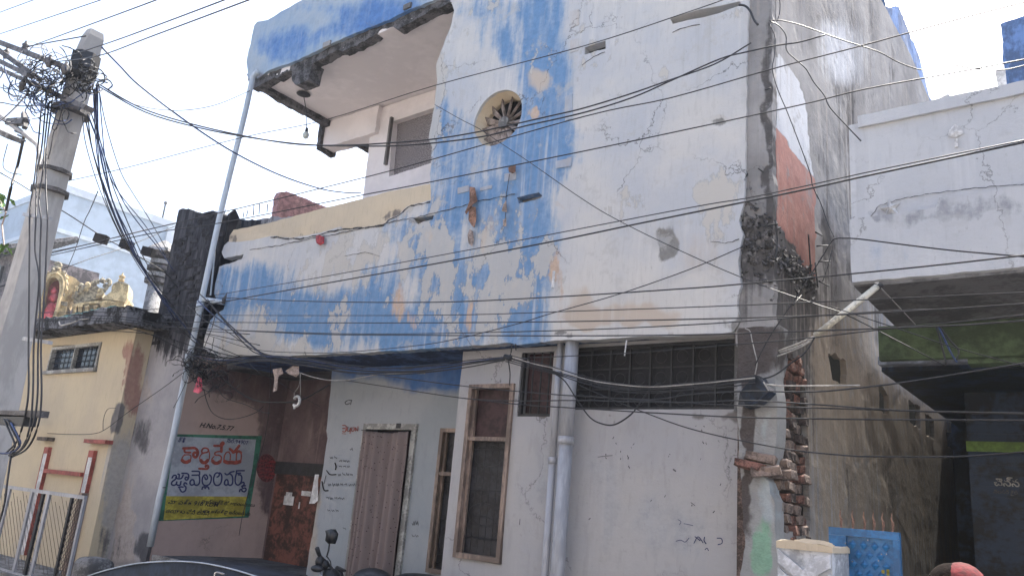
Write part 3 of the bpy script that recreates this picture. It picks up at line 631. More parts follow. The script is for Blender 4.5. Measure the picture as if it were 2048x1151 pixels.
for k in range(8):
    for j in range(3):
        if sme is None: o = curve('scroll', [[(.055*math.cos(a), 0, .055*math.sin(a)) for a in np.linspace(0, 2*math.pi, 13)]], .003, m_irond, vg); sme = o.data
        else: o = put('scroll', sme, None, vg)
        o.matrix_basis = Matrix.Translation((v2x0+W_*(k+.5)/8, YB+.03, v2z+(3.05-v2z)*(j+.5)/3))
box('vent_jamb', (v2x1-.02, YB-.03, v2z-.02), (v2x1+.05, YB-.004, 3.1), m_concl, vg)

# porch recess: sign wall, back wall, floor, inner door
sl = np.hypot(.357, 1); SW = (-10.57, 6.05, .357/sl, 1/sl)
SWL = 1.5
porch_mask = mk_blobs({0: [(580, 820, 75, 260, 1.0), (500, 760, 90, 60, .5), (470, 760, 60, 30, .5)], 1: [(330, 950, 24, 200, .4)], 2: [(460, 1060, 30, 40, .4), (350, 1110, 60, 20, .4), (395, 740, 40, 20, .6)]})  # first channel paints recess shade onto the deep end of the porch
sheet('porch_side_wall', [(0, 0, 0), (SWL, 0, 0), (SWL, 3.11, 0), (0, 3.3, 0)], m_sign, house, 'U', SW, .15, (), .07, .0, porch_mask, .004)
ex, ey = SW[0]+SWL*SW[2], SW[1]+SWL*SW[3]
sheet('porch_back_wall', [(ex-.1, 0, 0), (-8.1, 0, 0), (-8.1, 3.11, 0), (ex-.1, 3.11, 0)], m_sign, house, 'Y', ey, .15, (), .12, 0, mk_blobs({0: [(600, 850, 160, 260, 1.6)]}), .004)  # back wall toned dark all over, porch shade put into its colour
box('porch_soffit', (-10.9, YF+.56, 3.12), (-9.76, 7.9, 3.24), m_int, house)
box('porch_rear_soffit', (-9.75, 6.96, 3.12), (-7.5, 7.9, 3.24), m_int, house)
box('porch_floor', (-10.4, 6.02, 0), (-8.2, ey, .52), m_floor, house)
box('porch_floor_edge', (-10.4, 5.97, .44), (-8.2, 6.015, .535), m_concl, house)
pd = box('porch_door', (ex+.12, ey-.06, .52), (-8.3, ey-.004, wz(600, 950, ey)), mat('red_brown_board', (.13, .045, .03), .7, .5, 3, .3, 20), house)
box('header', (ex+.1, ey-.09, wz(600, 950, ey)), (-8.3, ey-.004, wz(600, 925, ey)), m_irond, pd)
for k, (a, b, c, d) in enumerate(((566, 992, 588, 1008), (602, 982, 622, 990), (596, 1003, 600, 1016), (571, 984, 584, 992))):
    q0, q1 = WY(a, d, ey-.07), WY(c, b, ey-.07); box('torn_paper', tuple(q0), (q1[0], q1[1]+.006, q1[2]), m_white_t, pd)

# ================================================================ party wall, yellow house on the left
pw = thing('party_wall', 'tall soot-blackened wall stub between the yellow house and the blue house', 'wall', (-10.9, 6, 0))
pm = mk_blobs({0: [(370, 560, 120, 150, 1.1), (420, 480, 60, 80, .8), (350, 430, 60, 40, .6)], 1: [(255, 1000, 20, 200, .5), (290, 760, 20, 60, .6), (240, 1080, 20, 80, .6)], 3: [(330, 760, 40, 60, .5)], 2: [(285, 870, 26, 50, .6), (290, 1100, 30, 40, .8), (400, 700, 40, 30, .7), (235, 1100, 20, 40, .5)]})
sheet('wall_stub', [(357, 421), (364, 417), (377, 417), (392, 424), (408, 428), (423, 420), (436, 423), (446, 430), (-10.32, 4.5, 0), (-10.36, 3.6, 0), (-10.5, 3.3, 0), (-10.6, 3.0, 0), (-10.62, 0, 0), (-11.75, 0, 0), (-11.64, 3.5, 0)], m_party, pw, 'Y', 6.02, .16, (), .06, .02, pm, .003)
sheet('stub_side', [(6.1, 3.4, 0), (6.32, 3.4, 0), (6.32, 5.35, 0), (6.18, 5.5, 0), (6.1, 5.4, 0)], m_party, pw, 'X', -10.3, .05, (), .1, .01, mk_blobs({0: [(440, 550, 100, 200, 1.)]}), .01)
sheet('rear_low_wall', [(440, 424), (452, 431), (470, 437), (500, 439), (530, 436), (555, 434), (600, 432), (600, 520), (420, 720), (400, 720), (430, 500)], m_party, pw, 'Y', 6.42, .15, (), .08, .03, mk_blobs({0: [(440, 560, 70, 160, 1.1), (520, 450, 60, 20, .5)]}), .02)  # near-black area stands for shadow in the gap beside the sooty stub
cb = MB()
for k in range(30):
    z = 3.45+k*.068; x = -11.62+(k % 2)*.1
    while x < -10.45:
        l = R.uniform(.19, .23)
        if R.random() < .45: cb.box((x, 6.012-R.uniform(0, .005), z), (x+l-.012, 6.03, z+.056))
        x += l
tag(cb.build('brick_courses', mat('soot_black', (.03, .03, .038), .95, .5, 6, .6), pw), kind='stuff')
for pts in ([(448, 429), (451, 418)], [(486, 435), (488, 424)], [(493, 432), (496, 420)], [(507, 430), (508, 410)], [(518, 428), (519, 408)], [(534, 424), (535, 408)]): rod('rebar', pts, 'Y', 6.5, .008, m_irond, pw, 0)

YH, XH = 5.75, -11.66
yh = thing('yellow_house', 'cream yellow single storey house with a stained overhanging roof edge', 'house', (-14, 6, 0))
yw = [(105, 691), (203, 686), (194, 743), (96, 745)]
ym = mk_blobs({0: [(262, 760, 14, 100, .8)], 1: [(220, 1000, 30, 170, .45), (260, 800, 12, 60, .4)], 2: [(238, 815, 22, 26, .9), (228, 852, 13, 24, .8), (215, 1050, 12, 40, .5), (200, 1110, 16, 40, .5)]})
sheet('front_wall', [(-22, 0, 0), (XH, 0, 0), (XH, 3.66, 0), (-22, 3.66, 0)], m_yel, yh, 'Y', YH, .2, [yw], .08, .002, ym, .004, relief_mask=.02, hrag=.001)
sheet('side_wall', [(YH+.0, 0, 0), (6.02, 0, 0), (6.02, 3.66, 0), (YH, 3.66, 0)], m_yel, yh, 'X', XH+.004, .1, (), .08, .0, mk_blobs({0: [(270, 760, 30, 90, .7)], 1: [(250, 1000, 60, 170, .8)], 2: [(232, 830, 20, 40, .8), (205, 1080, 20, 50, .6)]}), .004)
x0, x1, z0, z1 = wx(100, 718, YH), wx(198, 714, YH), wz(145, 743, YH), wz(155, 689, YH)
wf = MB().box((x0, YH-.02, z0), (x0+.05, YH+.08, z1)).box((x1-.05, YH-.02, z0), (x1, YH+.08, z1)).box((x0+.05, YH-.02, z1-.05), (x1-.05, YH+.08, z1)).box((x0-.05, YH-.06, z0-.02), (x1+.02, YH+.08, z0+.035)).box(((x0+x1)/2-.02, YH-.01, z0+.035), ((x0+x1)/2+.02, YH+.07, z1-.05)).build('window', m_framew, yh)
for s_ in (0, 1): box('pane', (x0+.05 if s_ == 0 else (x0+x1)/2+.02, YH+.06, z0+.035), ((x0+x1)/2-.02 if s_ == 0 else x1-.05, YH+.07, z1-.05), mat('blue_glass_%d' % s_, (.02, .035, .07), .15, .4, 4, 0), wf)
ps = []
for k in range(1, 11): x = x0+.05+(x1-x0-.1)*k/11; ps.append([(x, YH+.03, z0+.035), (x, YH+.03, z1-.05)])
for k in range(1, 5): z = z0+(z1-z0)*k/5; ps.append([(x0+.05, YH+.03, z), (x1-.05, YH+.03, z)])
curve('window_grille', ps, .006, m_irond, wf, 0)
sheet('roof_edge', [(-20, 3.62, 0), (-15.2, 3.70, 0), (-14.0, 3.68, 0), (-12.2, 3.66, 0), (-11.2, 3.62, 0), (-11.2, 3.86, 0), (-12.0, 3.9, 0), (-13, 3.84, 0), (-14.5, 3.92, 0), (-16, 3.86, 0), (-20, 3.86, 0)], m_roofc, yh, 'Y', YH-.42, .3, (), .1, .03, None, .03)
sheet('roof_edge_side', [(YH-.42, 3.63, 0), (8.5, 3.66, 0), (8.5, 3.9, 0), (7, 3.86, 0), (YH-.42, 3.86, 0)], m_roofc, yh, 'X', -11.2, .2, (), .1, .03, None, .03)
box('roof_slab', (-20, YH-.13, 3.665), (-11.41, 9, 3.82), m_roofc, yh)
for (a, b, c, d) in ((75, 893, 92, 985), (165, 900, 184, 985)):
    q0, q1 = WY(a-8, d, YH-.05), WY(c, b, YH-.05); xc = float(WY((a+c)/2, (b+d)/2, YH-.05)[0]); hw = .075
    p_ = MB().box((xc-hw, YH-.05, .2), (xc+hw, YH-.002, q1[2]-.10)).build('pilaster', m_white_t, yh)
    MB().box((xc-hw, YH-.058, q1[2]-.10), (xc+hw, YH-.002, q1[2])).box((xc-hw-.008, YH-.056, .2), (xc-hw+.006, YH-.003, q1[2]-.101)).box((xc+hw-.006, YH-.056, .2), (xc+hw+.008, YH-.003, q1[2]-.101)).build('red_trim', m_redt, p_)
q0, q1 = WY(170, 882, YH-.1), WY(240, 882, YH-.1); MB().box((q0[0], YH-.12, q0[2]-.02), (XH+.03, YH-.004, q0[2]+.035)).build('red_ledge', m_redt, yh)
q0, q1 = WY(76, 877, YH-.1), WY(97, 877, YH-.1); MB().box((q0[0], YH-.12, q0[2]-.02), (q1[0], YH-.004, q0[2]+.035)).build('red_ledge', m_iron, yh)
q0, q1 = WY(84, 940, YH-.1), WY(157, 949, YH-.1); MB().box((q0[0], YH-.08, q1[2]-.02), (q1[0], YH-.004, q1[2]+.04)).build('red_rail', m_redt, yh)
q = WY(33, 765, YH-.02); box('number_plate', (q[0]-.05, YH-.02, q[2]-.03), (q[0]+.06, YH-.004, q[2]+.03), m_blueg, yh)
q0 = WY(75, 825, YH-.35); MB().box((q0[0]-1.3, YH-.5, q0[2]-.02), (q0[0]+.03, YH-.3, q0[2]+.02)).build('bracket_shelf', m_irond, yh)
tag(curve('roof_conduit', [smooth_pts([WY(x, y, YH-.46) for x, y in ((118, 643), (121, 650), (130, 649), (145, 645), (160, 639), (178, 636))])], .012, m_wirew), 'white plastic tube lying along the stained roof edge of the yellow house', 'tube')
# gate with wire lattice at the lower left
YG = 5.0
gt = thing('lattice_gate', 'grey metal gate with diagonal wire lattice in front of the yellow house', 'gate', (-12.0, YG, 0))
gx1 = wx(172, 985, YG); gz = wz(90, 982, YG); gx0 = gx1-3.2; pz = gz-.03
MB().box((gx0, YG-.02, gz-.03), (gx1+.02, YG+.02, gz+.015)).build('top_rail', m_pvc, gt)
MB().box((gx0, YG-.02, .1), (gx1+.02, YG+.02, .14)).build('bottom_rail', m_pvc, gt)
for k, dx in enumerate((0, .34, 1.02, 1.2, 1.55, 2.3, 3.1)):
    MB().box((gx1-dx-.02, YG-.015, .14), (gx1-dx+(.03 if k in (0, 1) else .05), YG+.015, pz)).build('upright', m_irond if k in (1, 3) else m_pvc, gt)
lat = []
for a, b, sg in ((gx1-.32, gx1, 1), (gx1-.32, gx1, -1), (gx0, gx1-.34, -1)):
    k = -pz
    while k < (b-a)+pz:
        P = []
        for x in np.linspace(a, b, 20):
            z = (x-a-k)*sg*1.1+(0 if sg > 0 else pz)
            if .14 < z < pz: P.append((x, YG, z))
        if len(P) > 1: lat.append([P[0], P[-1]])
        k += .07 if b == gx1 else .11
tag(curve('lattice', lat, .0035, m_iron, gt, 0), kind='stuff')
MB().bar(WY(168, 985, YG+.1), tuple(WY(168, 985, YG+.1)-np.array([0, 0, 1.3])), .09, .09).build('post', m_frame, gt)
tag(box('concrete_block', (-11.4, 5.4, 0), (-10.9, 5.8, .42), m_concl), 'rounded grey concrete block at the foot of the peeling wall', 'block')
ob = bpy.data.objects['concrete_block']; md = ob.modifiers.new('b', 'BEVEL'); md.width = .12; md.segments = 4

# ================================================================ distant left: pale block, temple, tiled house
YW = 22.
bb = thing('pale_building', 'large pale blue windowless building rising behind the temple', 'building', (-60, YW, 0))
c0 = WY(125, 368, YW); c1 = WX(352, 438, c0[0]); c2 = WX(325, 640, c0[0])
box('main_block', (c0[0]-45, YW, 0), (c0[0], c1[1], c0[2]), m_bigw, bb)
box('roof_band', (c0[0]-45.1, YW-.1, c0[2]-.5), (c0[0]+.1, c1[1]+.1, c0[2]+.05), m_bigw2, bb)
box('floor_band', (c0[0]-45.1, YW-.12, c0[2]-3.6), (c0[0]+.12, c1[1]+.1, c0[2]-3.3), m_bigw2, bb)
for k in range(6): box('joint', (c0[0]-4-k*5, YW-.02, c0[2]-7.2), (c0[0]-2.6-k*5, YW-.004, c0[2]-7.0), m_concl, bb)
box('end_column', (c0[0]-.2, c1[1]-.6, 0), (c0[0]+.25, c1[1]+.06, c0[2]-.6), m_bigw2, bb)
q = WX(326, 431, c0[0]); tag(MB().tube([q-np.array([0, 0, .6]), q+np.array([0, 0, 1.0])], .07, 5).ball(tuple(q+np.array([0, 0, 1.1])), .15, 6, 4).build('roof_antenna', m_irond), 'thin antenna on the roof corner of the pale building', 'antenna')

TO = (-28.0, 12.0); TN = (-.82, .57)                      # the temple front is turned towards the street corner
def tq(cx_, cy2, d=0.): return WP(60+cx_/6.06, 500+cy2/6.06, (TO[0]+TN[0]*d, TO[1]+TN[1]*d, 0), (TN[0], TN[1], 0))
tp = thing('temple_tower', 'weathered ochre temple tower with an arched niche and small finials', 'temple', (-28, 12, 0))
def tpl(name, pts, m, d0, d1, parent=None):
    P = [tq(x, y, d0) for x, y in pts]; n = len(P); B = [p+np.array([TN[0], TN[1], 0])*(d1-d0) for p in P]
    return put(name, mesh(P+B, [tuple(range(n)), tuple(range(n, 2*n))[::-1]]+[(i, n+i, n+(i+1) % n, (i+1) % n) for i in range(n)], name), m, parent or tp)
P0 = tq(60, 860, .3); P1 = tq(1115, 840, .3)
MB().add([(P0[0], P0[1], 0), (P1[0], P1[1], 0), tuple(P1), tuple(P0)]+[(q[0]+TN[0]*3, q[1]+TN[1]*3, q[2]) for q in ((P0[0], P0[1], 0), (P1[0], P1[1], 0), P1, P0)], [(0, 1, 2, 3), (7, 6, 5, 4), (1, 5, 6, 2), (0, 3, 7, 4), (3, 2, 6, 7)]).build('base', m_temple2, tp)
tpl('middle_wall', [(500, 860), (515, 660), (860, 640), (870, 850)], m_temple2, .25, 1.5)
tpl('upper_panel', [(525, 650), (530, 560), (640, 480), (720, 465), (810, 430), (860, 470), (870, 570), (780, 600), (650, 630)], m_temple2, .12, 1.2)
tpl('cornice', [(535, 668), (540, 650), (700, 620), (850, 610), (855, 640), (705, 648), (600, 664)], m_temple, -.05, .3)
for x in (512, 575, 655, 760): tpl('pilaster', [(x, 850), (x+12, 672), (x+52, 664), (x+44, 846)], m_temple, .02, .26); tpl('capital', [(x+6, 690), (x+8, 668), (x+62, 660), (x+60, 684)], m_temple, -.08, .05)
tpl('tower_body', [(838, 850), (862, 660), (900, 618), (1150, 625), (1112, 845)], m_temple, -.05, 1.5)
for x in (858, 905): tpl('pilaster', [(x-8, 840), (x, 690), (x+28, 690), (x+22, 838)], m_temple2, -.12, -.04)
for k, (y, e) in enumerate(((618, 0), (640, 10), (664, 0))): tpl('moulding', [(852-e, y+22), (856-e, y+2), (940, y-14), (1042+e, y+6), (1040+e, y+24), (940, y+6)], m_temple, -.2+.03*k, .0)
tpl('swelling_eave', [(868, 600), (905, 560), (985, 500), (1080, 520), (1182, 548), (1180, 580), (1148, 628), (1060, 612), (940, 598)], m_temple, -.14, 1.4)
tpl('swelling_roof', [(985, 505), (990, 440), (1010, 405), (1075, 372), (1130, 382), (1190, 412), (1192, 470), (1176, 545), (1080, 522)], m_temple, .0, 1.2)
tpl('roof_line', [(1005, 412), (1075, 378), (1192, 410), (1190, 425), (1075, 392), (1008, 426)], m_temple2, -.04, .02)
def finial(cx_, cy2, s_, d, m=m_temple):
    q = tq(cx_, cy2, d); pr = [(.0, 0), (.5, .0), (.6, .25), (.3, .4), (.55, .7), (.6, .95), (.25, 1.2), (.12, 1.5), (.0, 1.8)]
    vs = [(q[0]+r_*s_*math.cos(2*math.pi*k/8), q[1]+r_*s_*math.sin(2*math.pi*k/8), q[2]+h*s_) for r_, h in pr for k in range(8)]
    return MB().add(vs, [(8*i+k, 8*i+(k+1) % 8, 8*i+8+(k+1) % 8, 8*i+8+k) for i in range(len(pr)-1) for k in range(8)]).build('finial', m, tp, True)
finial(1105, 376, .19, .3, m_temple)
for x, y in ((760, 425), (790, 415), (820, 405), (865, 390), (735, 440), (885, 400), (420, 330), (445, 360)): finial(x, y, .12, .15, m_temple2)
for (x, y, r_, mm) in ((620, 440, 40, m_temple2), (695, 420, 34, m_temple), (850, 500, 46, m_temple), (945, 385, 44, m_temple2), (910, 440, 36, m_temple2), (560, 460, 26, m_temple), (545, 520, 30, m_temple2)):
    P = [tq(x+r_*(1-.5*t)*math.cos(a)*.7, y-r_*(1-.5*t)*math.sin(a), -.02) for t, a in zip(np.linspace(0, 1, 12), np.linspace(-2.2, 3.4, 12))]
    MB().tube([tq(x-18, y+70, .02)]+P, [.09]+[.07]*6+[.05]*6, 6).build('scroll', mm, tp, True)
ao = [(40, 880), (75, 600), (95, 500), (130, 400), (180, 330), (230, 272), (285, 238), (350, 236), (400, 258), (430, 300), (445, 380), (440, 470), (400, 520), (375, 600), (340, 720), (275, 870)]
ai = [(120, 880), (140, 700), (155, 560), (178, 430), (215, 360), (262, 328), (310, 325), (345, 360), (362, 430), (350, 520), (322, 640), (300, 740), (262, 862)]
n1, n2 = len(ao), len(ai)
# arch ring as quads between outer and inner outline
def resamp(P, k):
    P = np.array(P, float); L = np.r_[0, np.cumsum(np.hypot(*np.diff(P, axis=0).T))]; t = np.linspace(0, L[-1], k); return np.c_[np.interp(t, L, P[:, 0]), np.interp(t, L, P[:, 1])]
A_, B_ = resamp(ao, 24), resamp(ai, 24); vs = []
for d in (-.3, .25):
    vs += [tq(x, y, -.3)+np.array([TN[0], TN[1], 0])*(d+.3) for x, y in A_]+[tq(x, y, -.3)+np.array([TN[0], TN[1], 0])*(d+.3) for x, y in B_]
fs = []
for i in range(23): fs += [(i, i+1, 24+i+1, 24+i), (24+i, 24+i+1, 72+i+1, 72+i), (i+1, i, 48+i, 48+i+1)]
put('niche_arch', mesh(vs, fs, 'arch'), m_temple, tp)
MB().tube([tq(x, y, -.32) for x, y in resamp([(a*.55+b*.45, c*.55+d*.45) for (a, c), (b, d) in zip(A_.tolist(), B_.tolist())], 20)], .045, 6).build('arch_moulding', m_temple, tp, True)
for k, (x, y) in enumerate(resamp(ao, 22)[5:17]): MB().ball(tuple(tq(x, y, -.2)), .075, 6, 5).build('arch_leaf', m_temple2 if k % 2 else m_temple, tp, True)
tpl('niche_back', [(60, 880), (120, 420), (200, 320), (320, 300), (400, 400), (380, 560), (290, 880)], m_tred, .28, .4)
tpl('gable_side', [(425, 300), (500, 315), (560, 345), (612, 395), (600, 430), (540, 455), (500, 520), (445, 560), (400, 640), (380, 600), (440, 470)], m_temple, .0, 1.3)
tpl('corner_post', [(330, 850), (352, 690), (375, 655), (445, 680), (440, 720), (418, 840)], m_temple, -.1, .5)
for k in range(3): tpl('moulding', [(345+k*8, 672+k*12-40), (350+k*8, 655+k*12-40), (455-k*6, 668+k*14-40), (450-k*6, 690+k*14-40)], m_temple2, -.2, -.08)
MB().tube([tq(330+44*math.cos(a), 190-36*math.sin(a), -.1) for a in np.linspace(-2.5, 2.4, 10)], .055, 6).ball(tuple(tq(318, 222, -.05)), .15, 8, 6, (1.2, 1, .7)).ball(tuple(tq(345, 175, -.05)), .10, 8, 6).build('kirtimukha', m_temple2, tp, True)
q = tq(245, 860, .0); stt = thing('seated_statue', 'pink red seated statue inside the arched temple niche', 'statue', tuple(q))
def sb_(x, y, rx, ry, d=-.02): c = tq(x, y, d); k_ = float((c-EYE)@FWD)/F/6.06; return (tuple(c), k_, rx, ry)
b3 = MB()
for (x, y, rx, ry, d) in ((235, 800, 85, 66, -.05), (240, 740, 62, 60, .0), (262, 680, 44, 52, .03), (215, 720, 24, 60, -.06), (305, 690, 20, 62, .0)):
    c, k_, rx, ry = sb_(x, y, rx, ry, d); b3.ball(c, k_, 12, 8, (rx, rx, ry))
b3.build('statue_body', m_statue, stt, True)
c, k_, rx, ry = sb_(285, 575, 44, 56); MB().ball(c, k_, 12, 8, (rx, rx, ry)).ball(tuple(tq(238, 592, -.02)), k_*14, 8, 6).build('statue_head', m_statue, stt, True)
c, k_, rx, ry = sb_(292, 500, 40, 34); MB().ball(c, k_, 12, 8, (rx, rx, ry)).ball(tuple(tq(296, 462, 0)), k_*16, 8, 6).build('statue_crown', m_statue, stt, True)
sheet('teal_awning', [(-24.8, 9.6, 0), (-20.5, 9.4, 0), (-20.3, 12, 0), (-24.8, 12, 0)], m_teal, None, 'Z', 5.62, .04, (), .3, .04, None, .12)
tag(bpy.data.objects['teal_awning'], 'sagging teal sheet stretched beside the temple above the stained roof', 'awning')
tag(MB().tube([(-20.9, 10.6, 0), (-20.9, 10.6, 5.6)], .06, 6).build('awning_post', m_irond), 'thin post holding up the sagging teal sheet', 'post')
v_ = thing('vent_tower', 'grey round pole with a stepped cap beside the blackened wall', 'pole', (-18.4, 9.2, 0))
px0 = WY(300, 630, 9.2)
MB().tube([(px0[0], 9.2, 0), (px0[0], 9.2, 6.0)],   .19, 14).build('shaft', m_concl, v_, True)
for k in range(5): MB().tube([(px0[0], 9.2, 5.95+k*.16), (px0[0], 9.2, 6.05+k*.16)], .24 if k % 2 else .29, 12).build('collar', m_concl if k % 2 else m_conc, v_)
MB().tube([(px0[0], 9.2, 6.7), (px0[0], 9.2, 6.78), (px0[0], 9.2, 7.05)], [.46, .42, .03], 6).build('cap', m_concl, v_)
th = thing('tiled_house', 'old house with a dark tiled roof behind the electricity pole', 'house', (-36, 12.5, 0))
q0 = WY(0, 505, 12.5); q1 = WY(43, 480, 12.5)
box('wall', (-44, 12.6, 0), (q1[0], 16, q1[2]-.5), mat('grey_brown_wall', (.19, .16, .16), .9, .4, 1, .5, 10), th)
rt_ = MB()
for k in range(28):
    x = q1[0]+.5-k*.32; rt_.tube([(x, 12.0, q1[2]-.55), (x, 14.5, q1[2]+.6)], .16, 6)
rt_.build('tile_roof', m_conc, th)
wn = box('window', (q1[0]-3.2, 12.5, q1[2]-2.2), (q1[0]-1.4, 12.59, q1[2]-1.0), m_glassD, th)
for k in range(8): box('bar', (q1[0]-3.1+k*.22, 12.44, q1[2]-2.15), (q1[0]-3.04+k*.22, 12.49, q1[2]-1.05), m_white_t, wn)
# leafy twig close to the pole at the left edge
tw_ = thing('leafy_branch', 'bright green leafy branch hanging in at the left edge behind the pole', 'branch', tuple(WY(-20, 430, 4.2)))
br = [WY(x, y, 4.2) for x, y in ((-60, 380), (-25, 400), (0, 402), (12, 425), (4, 450), (8, 490))]
MB().tube(br, .012, 5).build('twig', m_frame, tw_)
lf = MB().add([(0, 0, 0), (.05, .02, .07), (.03, .0, .15), (0, .01, .20), (-.03, 0, .15), (-.05, .02, .07), (0, -.012, .1)], [(0, 1, 6), (1, 2, 6), (2, 3, 6), (3, 4, 6), (4, 5, 6), (5, 0, 6)])
lme = mesh(lf.v, lf.f, 'leaf')
for k, (x, y) in enumerate(((0, 388), (10, 392), (14, 400), (2, 402), (6, 412), (18, 396), (-6, 398), (2, 424), (10, 420), (-2, 440), (4, 486), (12, 492), (2, 500), (8, 508), (-4, 494), (4, 415), (-8, 500), (12, 500))):
    o = put('leaf', lme, m_leaf if k == 0 else None, tw_); o.matrix_basis = Matrix.Translation(Vector(WY(x, y, 4.2+R.uniform(-.1, .1)))) @ Matrix.Rotation(R.uniform(0, 6.3), 4, 'Z') @ Matrix.Rotation(R.uniform(.6, 2.6), 4, 'X') @ Matrix.Scale(R.uniform(.8, 1.25)*1.0, 4)
pkw = sheet('pink_wall', [px2((558, 392), 'X', -11.5)+(0,), px2((563, 384), 'X', -11.5)+(0,), px2((572, 382), 'X', -11.5)+(0,), px2((652, 413), 'X', -11.5)+(0,), (12.2, 4.0, 0), (px2((560, 470), 'X', -11.5)[0], 4.0, 0)], m_pink, None, 'X', -11.5, .15, (), .15, .02, None, .01)
tag(pkw, 'dusty pink brick wall rising behind the cream balcony parapet', 'wall')

# ================================================================ white neighbour on the right
YN, XN = 6.2, -1.43
nb_ = thing('white_house', 'white plastered house with a solid balcony and green band on the right', 'house', (.5, 6.2, 0))
wm = mk_blobs({0: [(1960, 410, 130, 30, .55), (1850, 440, 110, 22, .4), (1760, 425, 30, 16, .5)], 1: [(1800, 500, 120, 60, .4), (1950, 260, 120, 50, .3), (1760, 320, 20, 70, .4)], 2: [(1900, 425, 150, 14, .35), (1745, 480, 16, 30, .3)]})
z_step = wz(1705, 455, YN)
sheet('upper_balcony', [(XN, z_step, 0), (1.6, z_step, 0), (1.6, 4.845, 0), (XN, 4.835, 0)], m_white, nb_, 'Y', YN, .15, (), .07, .004, wm, .005)
sheet('balcony_coping', [(XN-.02, 4.75, 0), (1.6, 4.76, 0), (1.6, 4.86, 0), (XN-.02, 4.85, 0)], m_white, nb_, 'Y', YN-.03, .2, (), .07, .004, wm, .004)
sheet('balcony_band', [(XN-.1, 3.44, 0), (1.6, 3.44, 0), (1.6, z_step+.12, 0), (-.9, z_step+.12, 0), (-.93, z_step+.05, 0), (XN-.1, z_step+.05, 0)], m_white, nb_, 'Y', YN-.06, .055, (), .07, .008, wm, .005)
box('balcony_side', (XN-.1, YN, 3.44), (XN+.05, 9, 4.8), m_white, nb_)
box('balcony_side_shade_sheet', (XN-.1, YN+.01, 3.425), (XN+.06, 9, 3.438), m_int, nb_)  # dark sheet giving the brightly lit underside a painted shade
box('balcony_soffit', (XN+.05, YN+.15, 3.46), (1.6, 9.0, 3.56), m_int, nb_)
box('green_beam', (-1.0, 7.8, 3.1), (1.6, 8.0, 3.459), m_green, nb_)
q = WY(1870, 650, 7.75)
box('green_lintel', (-1.7, 7.7, 3.14), (1.6, 7.79, 3.457), m_green, nb_)
box('pale_beam', (-2.0, 9.0, wz(1960, 722, 9)), (1.6, 9.15, 3.44), mat('blue_grey_render', (.42, .46, .54), .9, .3, 2, .3), nb_)
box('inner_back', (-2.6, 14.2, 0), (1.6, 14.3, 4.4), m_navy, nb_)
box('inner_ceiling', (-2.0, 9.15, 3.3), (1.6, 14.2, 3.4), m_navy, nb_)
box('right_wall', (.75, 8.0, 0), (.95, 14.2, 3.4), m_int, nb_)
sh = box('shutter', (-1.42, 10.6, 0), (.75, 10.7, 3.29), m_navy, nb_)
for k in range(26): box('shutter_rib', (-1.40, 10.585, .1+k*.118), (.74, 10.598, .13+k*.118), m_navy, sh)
box('green_board', (wx(1933, 892, 10.4), 10.38, wz(1950, 902, 10.4)), (.6, 10.42, wz(1950, 882, 10.4)), m_greenb, nb_)
q = WY(1781, 418, YN); 
def star(cx_, cz_, r, y, dep, m, nm, parent, k0=.0, n=5, inner=.45):
    vs = [(cx_, y-dep, cz_)]; 
    for k in range(2*n):
        a = math.pi/2+k0+math.pi*k/n; rr = r if k % 2 == 0 else r*inner; vs.append((cx_+rr*math.cos(a), y, cz_+rr*math.sin(a)))
    return MB().add(vs, [(0, 1+(k+1) % (2*n), 1+k) for k in range(2*n)]).build(nm, m, parent)
star(q[0], q[2], .085, YN-.01, .04, m_white_t, 'star_ornament', nb_, .15)
q = WY(1911, 263, YN-.01); star(q[0], q[2], .06, YN-.012, .012, m_white_t, 'diamond_relief', nb_, 0, 3, .8)
box('relief_stem', (q[0]-.01, YN-.02, q[2]-.13), (q[0]+.01, YN-.006, q[2]-.06), m_white_t, nb_)
crack([(1735, 440), (1760, 410), (1800, 398), (1850, 388), (1950, 376), (2048, 368)], .006, YN, m_int, nb_)
# small things on and behind its roof
q = WY(1875, 203, YN+.3); tag(MB().tube([q+np.array([-.06, 0, -.16]), q+np.array([0, 0, 0]), q+np.array([.09, 0, .02])], [.02, .02, .03], 6).build('roof_spout', m_white_t), 'small white spout sticking up over the white house parapet', 'spout')
q = WY(2005, 160, YN+.3); tag(MB().tube([q+np.array([0, 0, -.14]), q+np.array([-.01, 0, .08])], [.025, .035], 8).build('roof_pipe', m_white_t), 'short white pipe end beside the dark blue block above the white house', 'pipe')
q = WY(2001, 40, 12); tag(sheet('blue_block', [(2001, 47), (2048, 33), (2100, 20), (q[0]+3, 5, 0), (q[0]-.05, 5, 0), (2011, 168)], m_bluew, None, 'Y', 12, 2.5, (), .3, .02, None, .02), 'dark blue upper storey wall at the top right edge', 'wall')
# shop writing inside the porch
def text(name, s_, pos, size, m, parent, ux=(1, 0, 0), shear=0., ext=.001, off=0):
    cu = bpy.data.curves.new(name, 'FONT'); cu.body = s_; cu.size = size; cu.extrude = ext; cu.shear = shear; cu.offset = off
    t_ = bpy.data.objects.new('tmp', cu); C.objects.link(t_)
    me = bpy.data.meshes.new_from_object(t_.evaluated_get(bpy.context.evaluated_depsgraph_get())); bpy.data.objects.remove(t_)
    me.materials.clear(); me.materials.append(m)
    o = bpy.data.objects.new(name, me); C.objects.link(o); setp(o, parent)
    u = Vector(ux).normalized(); n_ = Vector((u.y, -u.x, 0)); M_ = Matrix.Identity(4)
    for i in range(3): M_[i][0], M_[i][1], M_[i][2], M_[i][3] = u[i], (0, 0, 1)[i], n_[i], float(pos[i])
    o.matrix_basis = M_; return o
text('lettering', 'చెన్న', WY(1988, 970, 10.57), .115, m_white_t, sh, off=.002)
text('lettering', 'నెలసరి శైలి', WY(1987, 985, 10.57), .055, m_concl, sh)

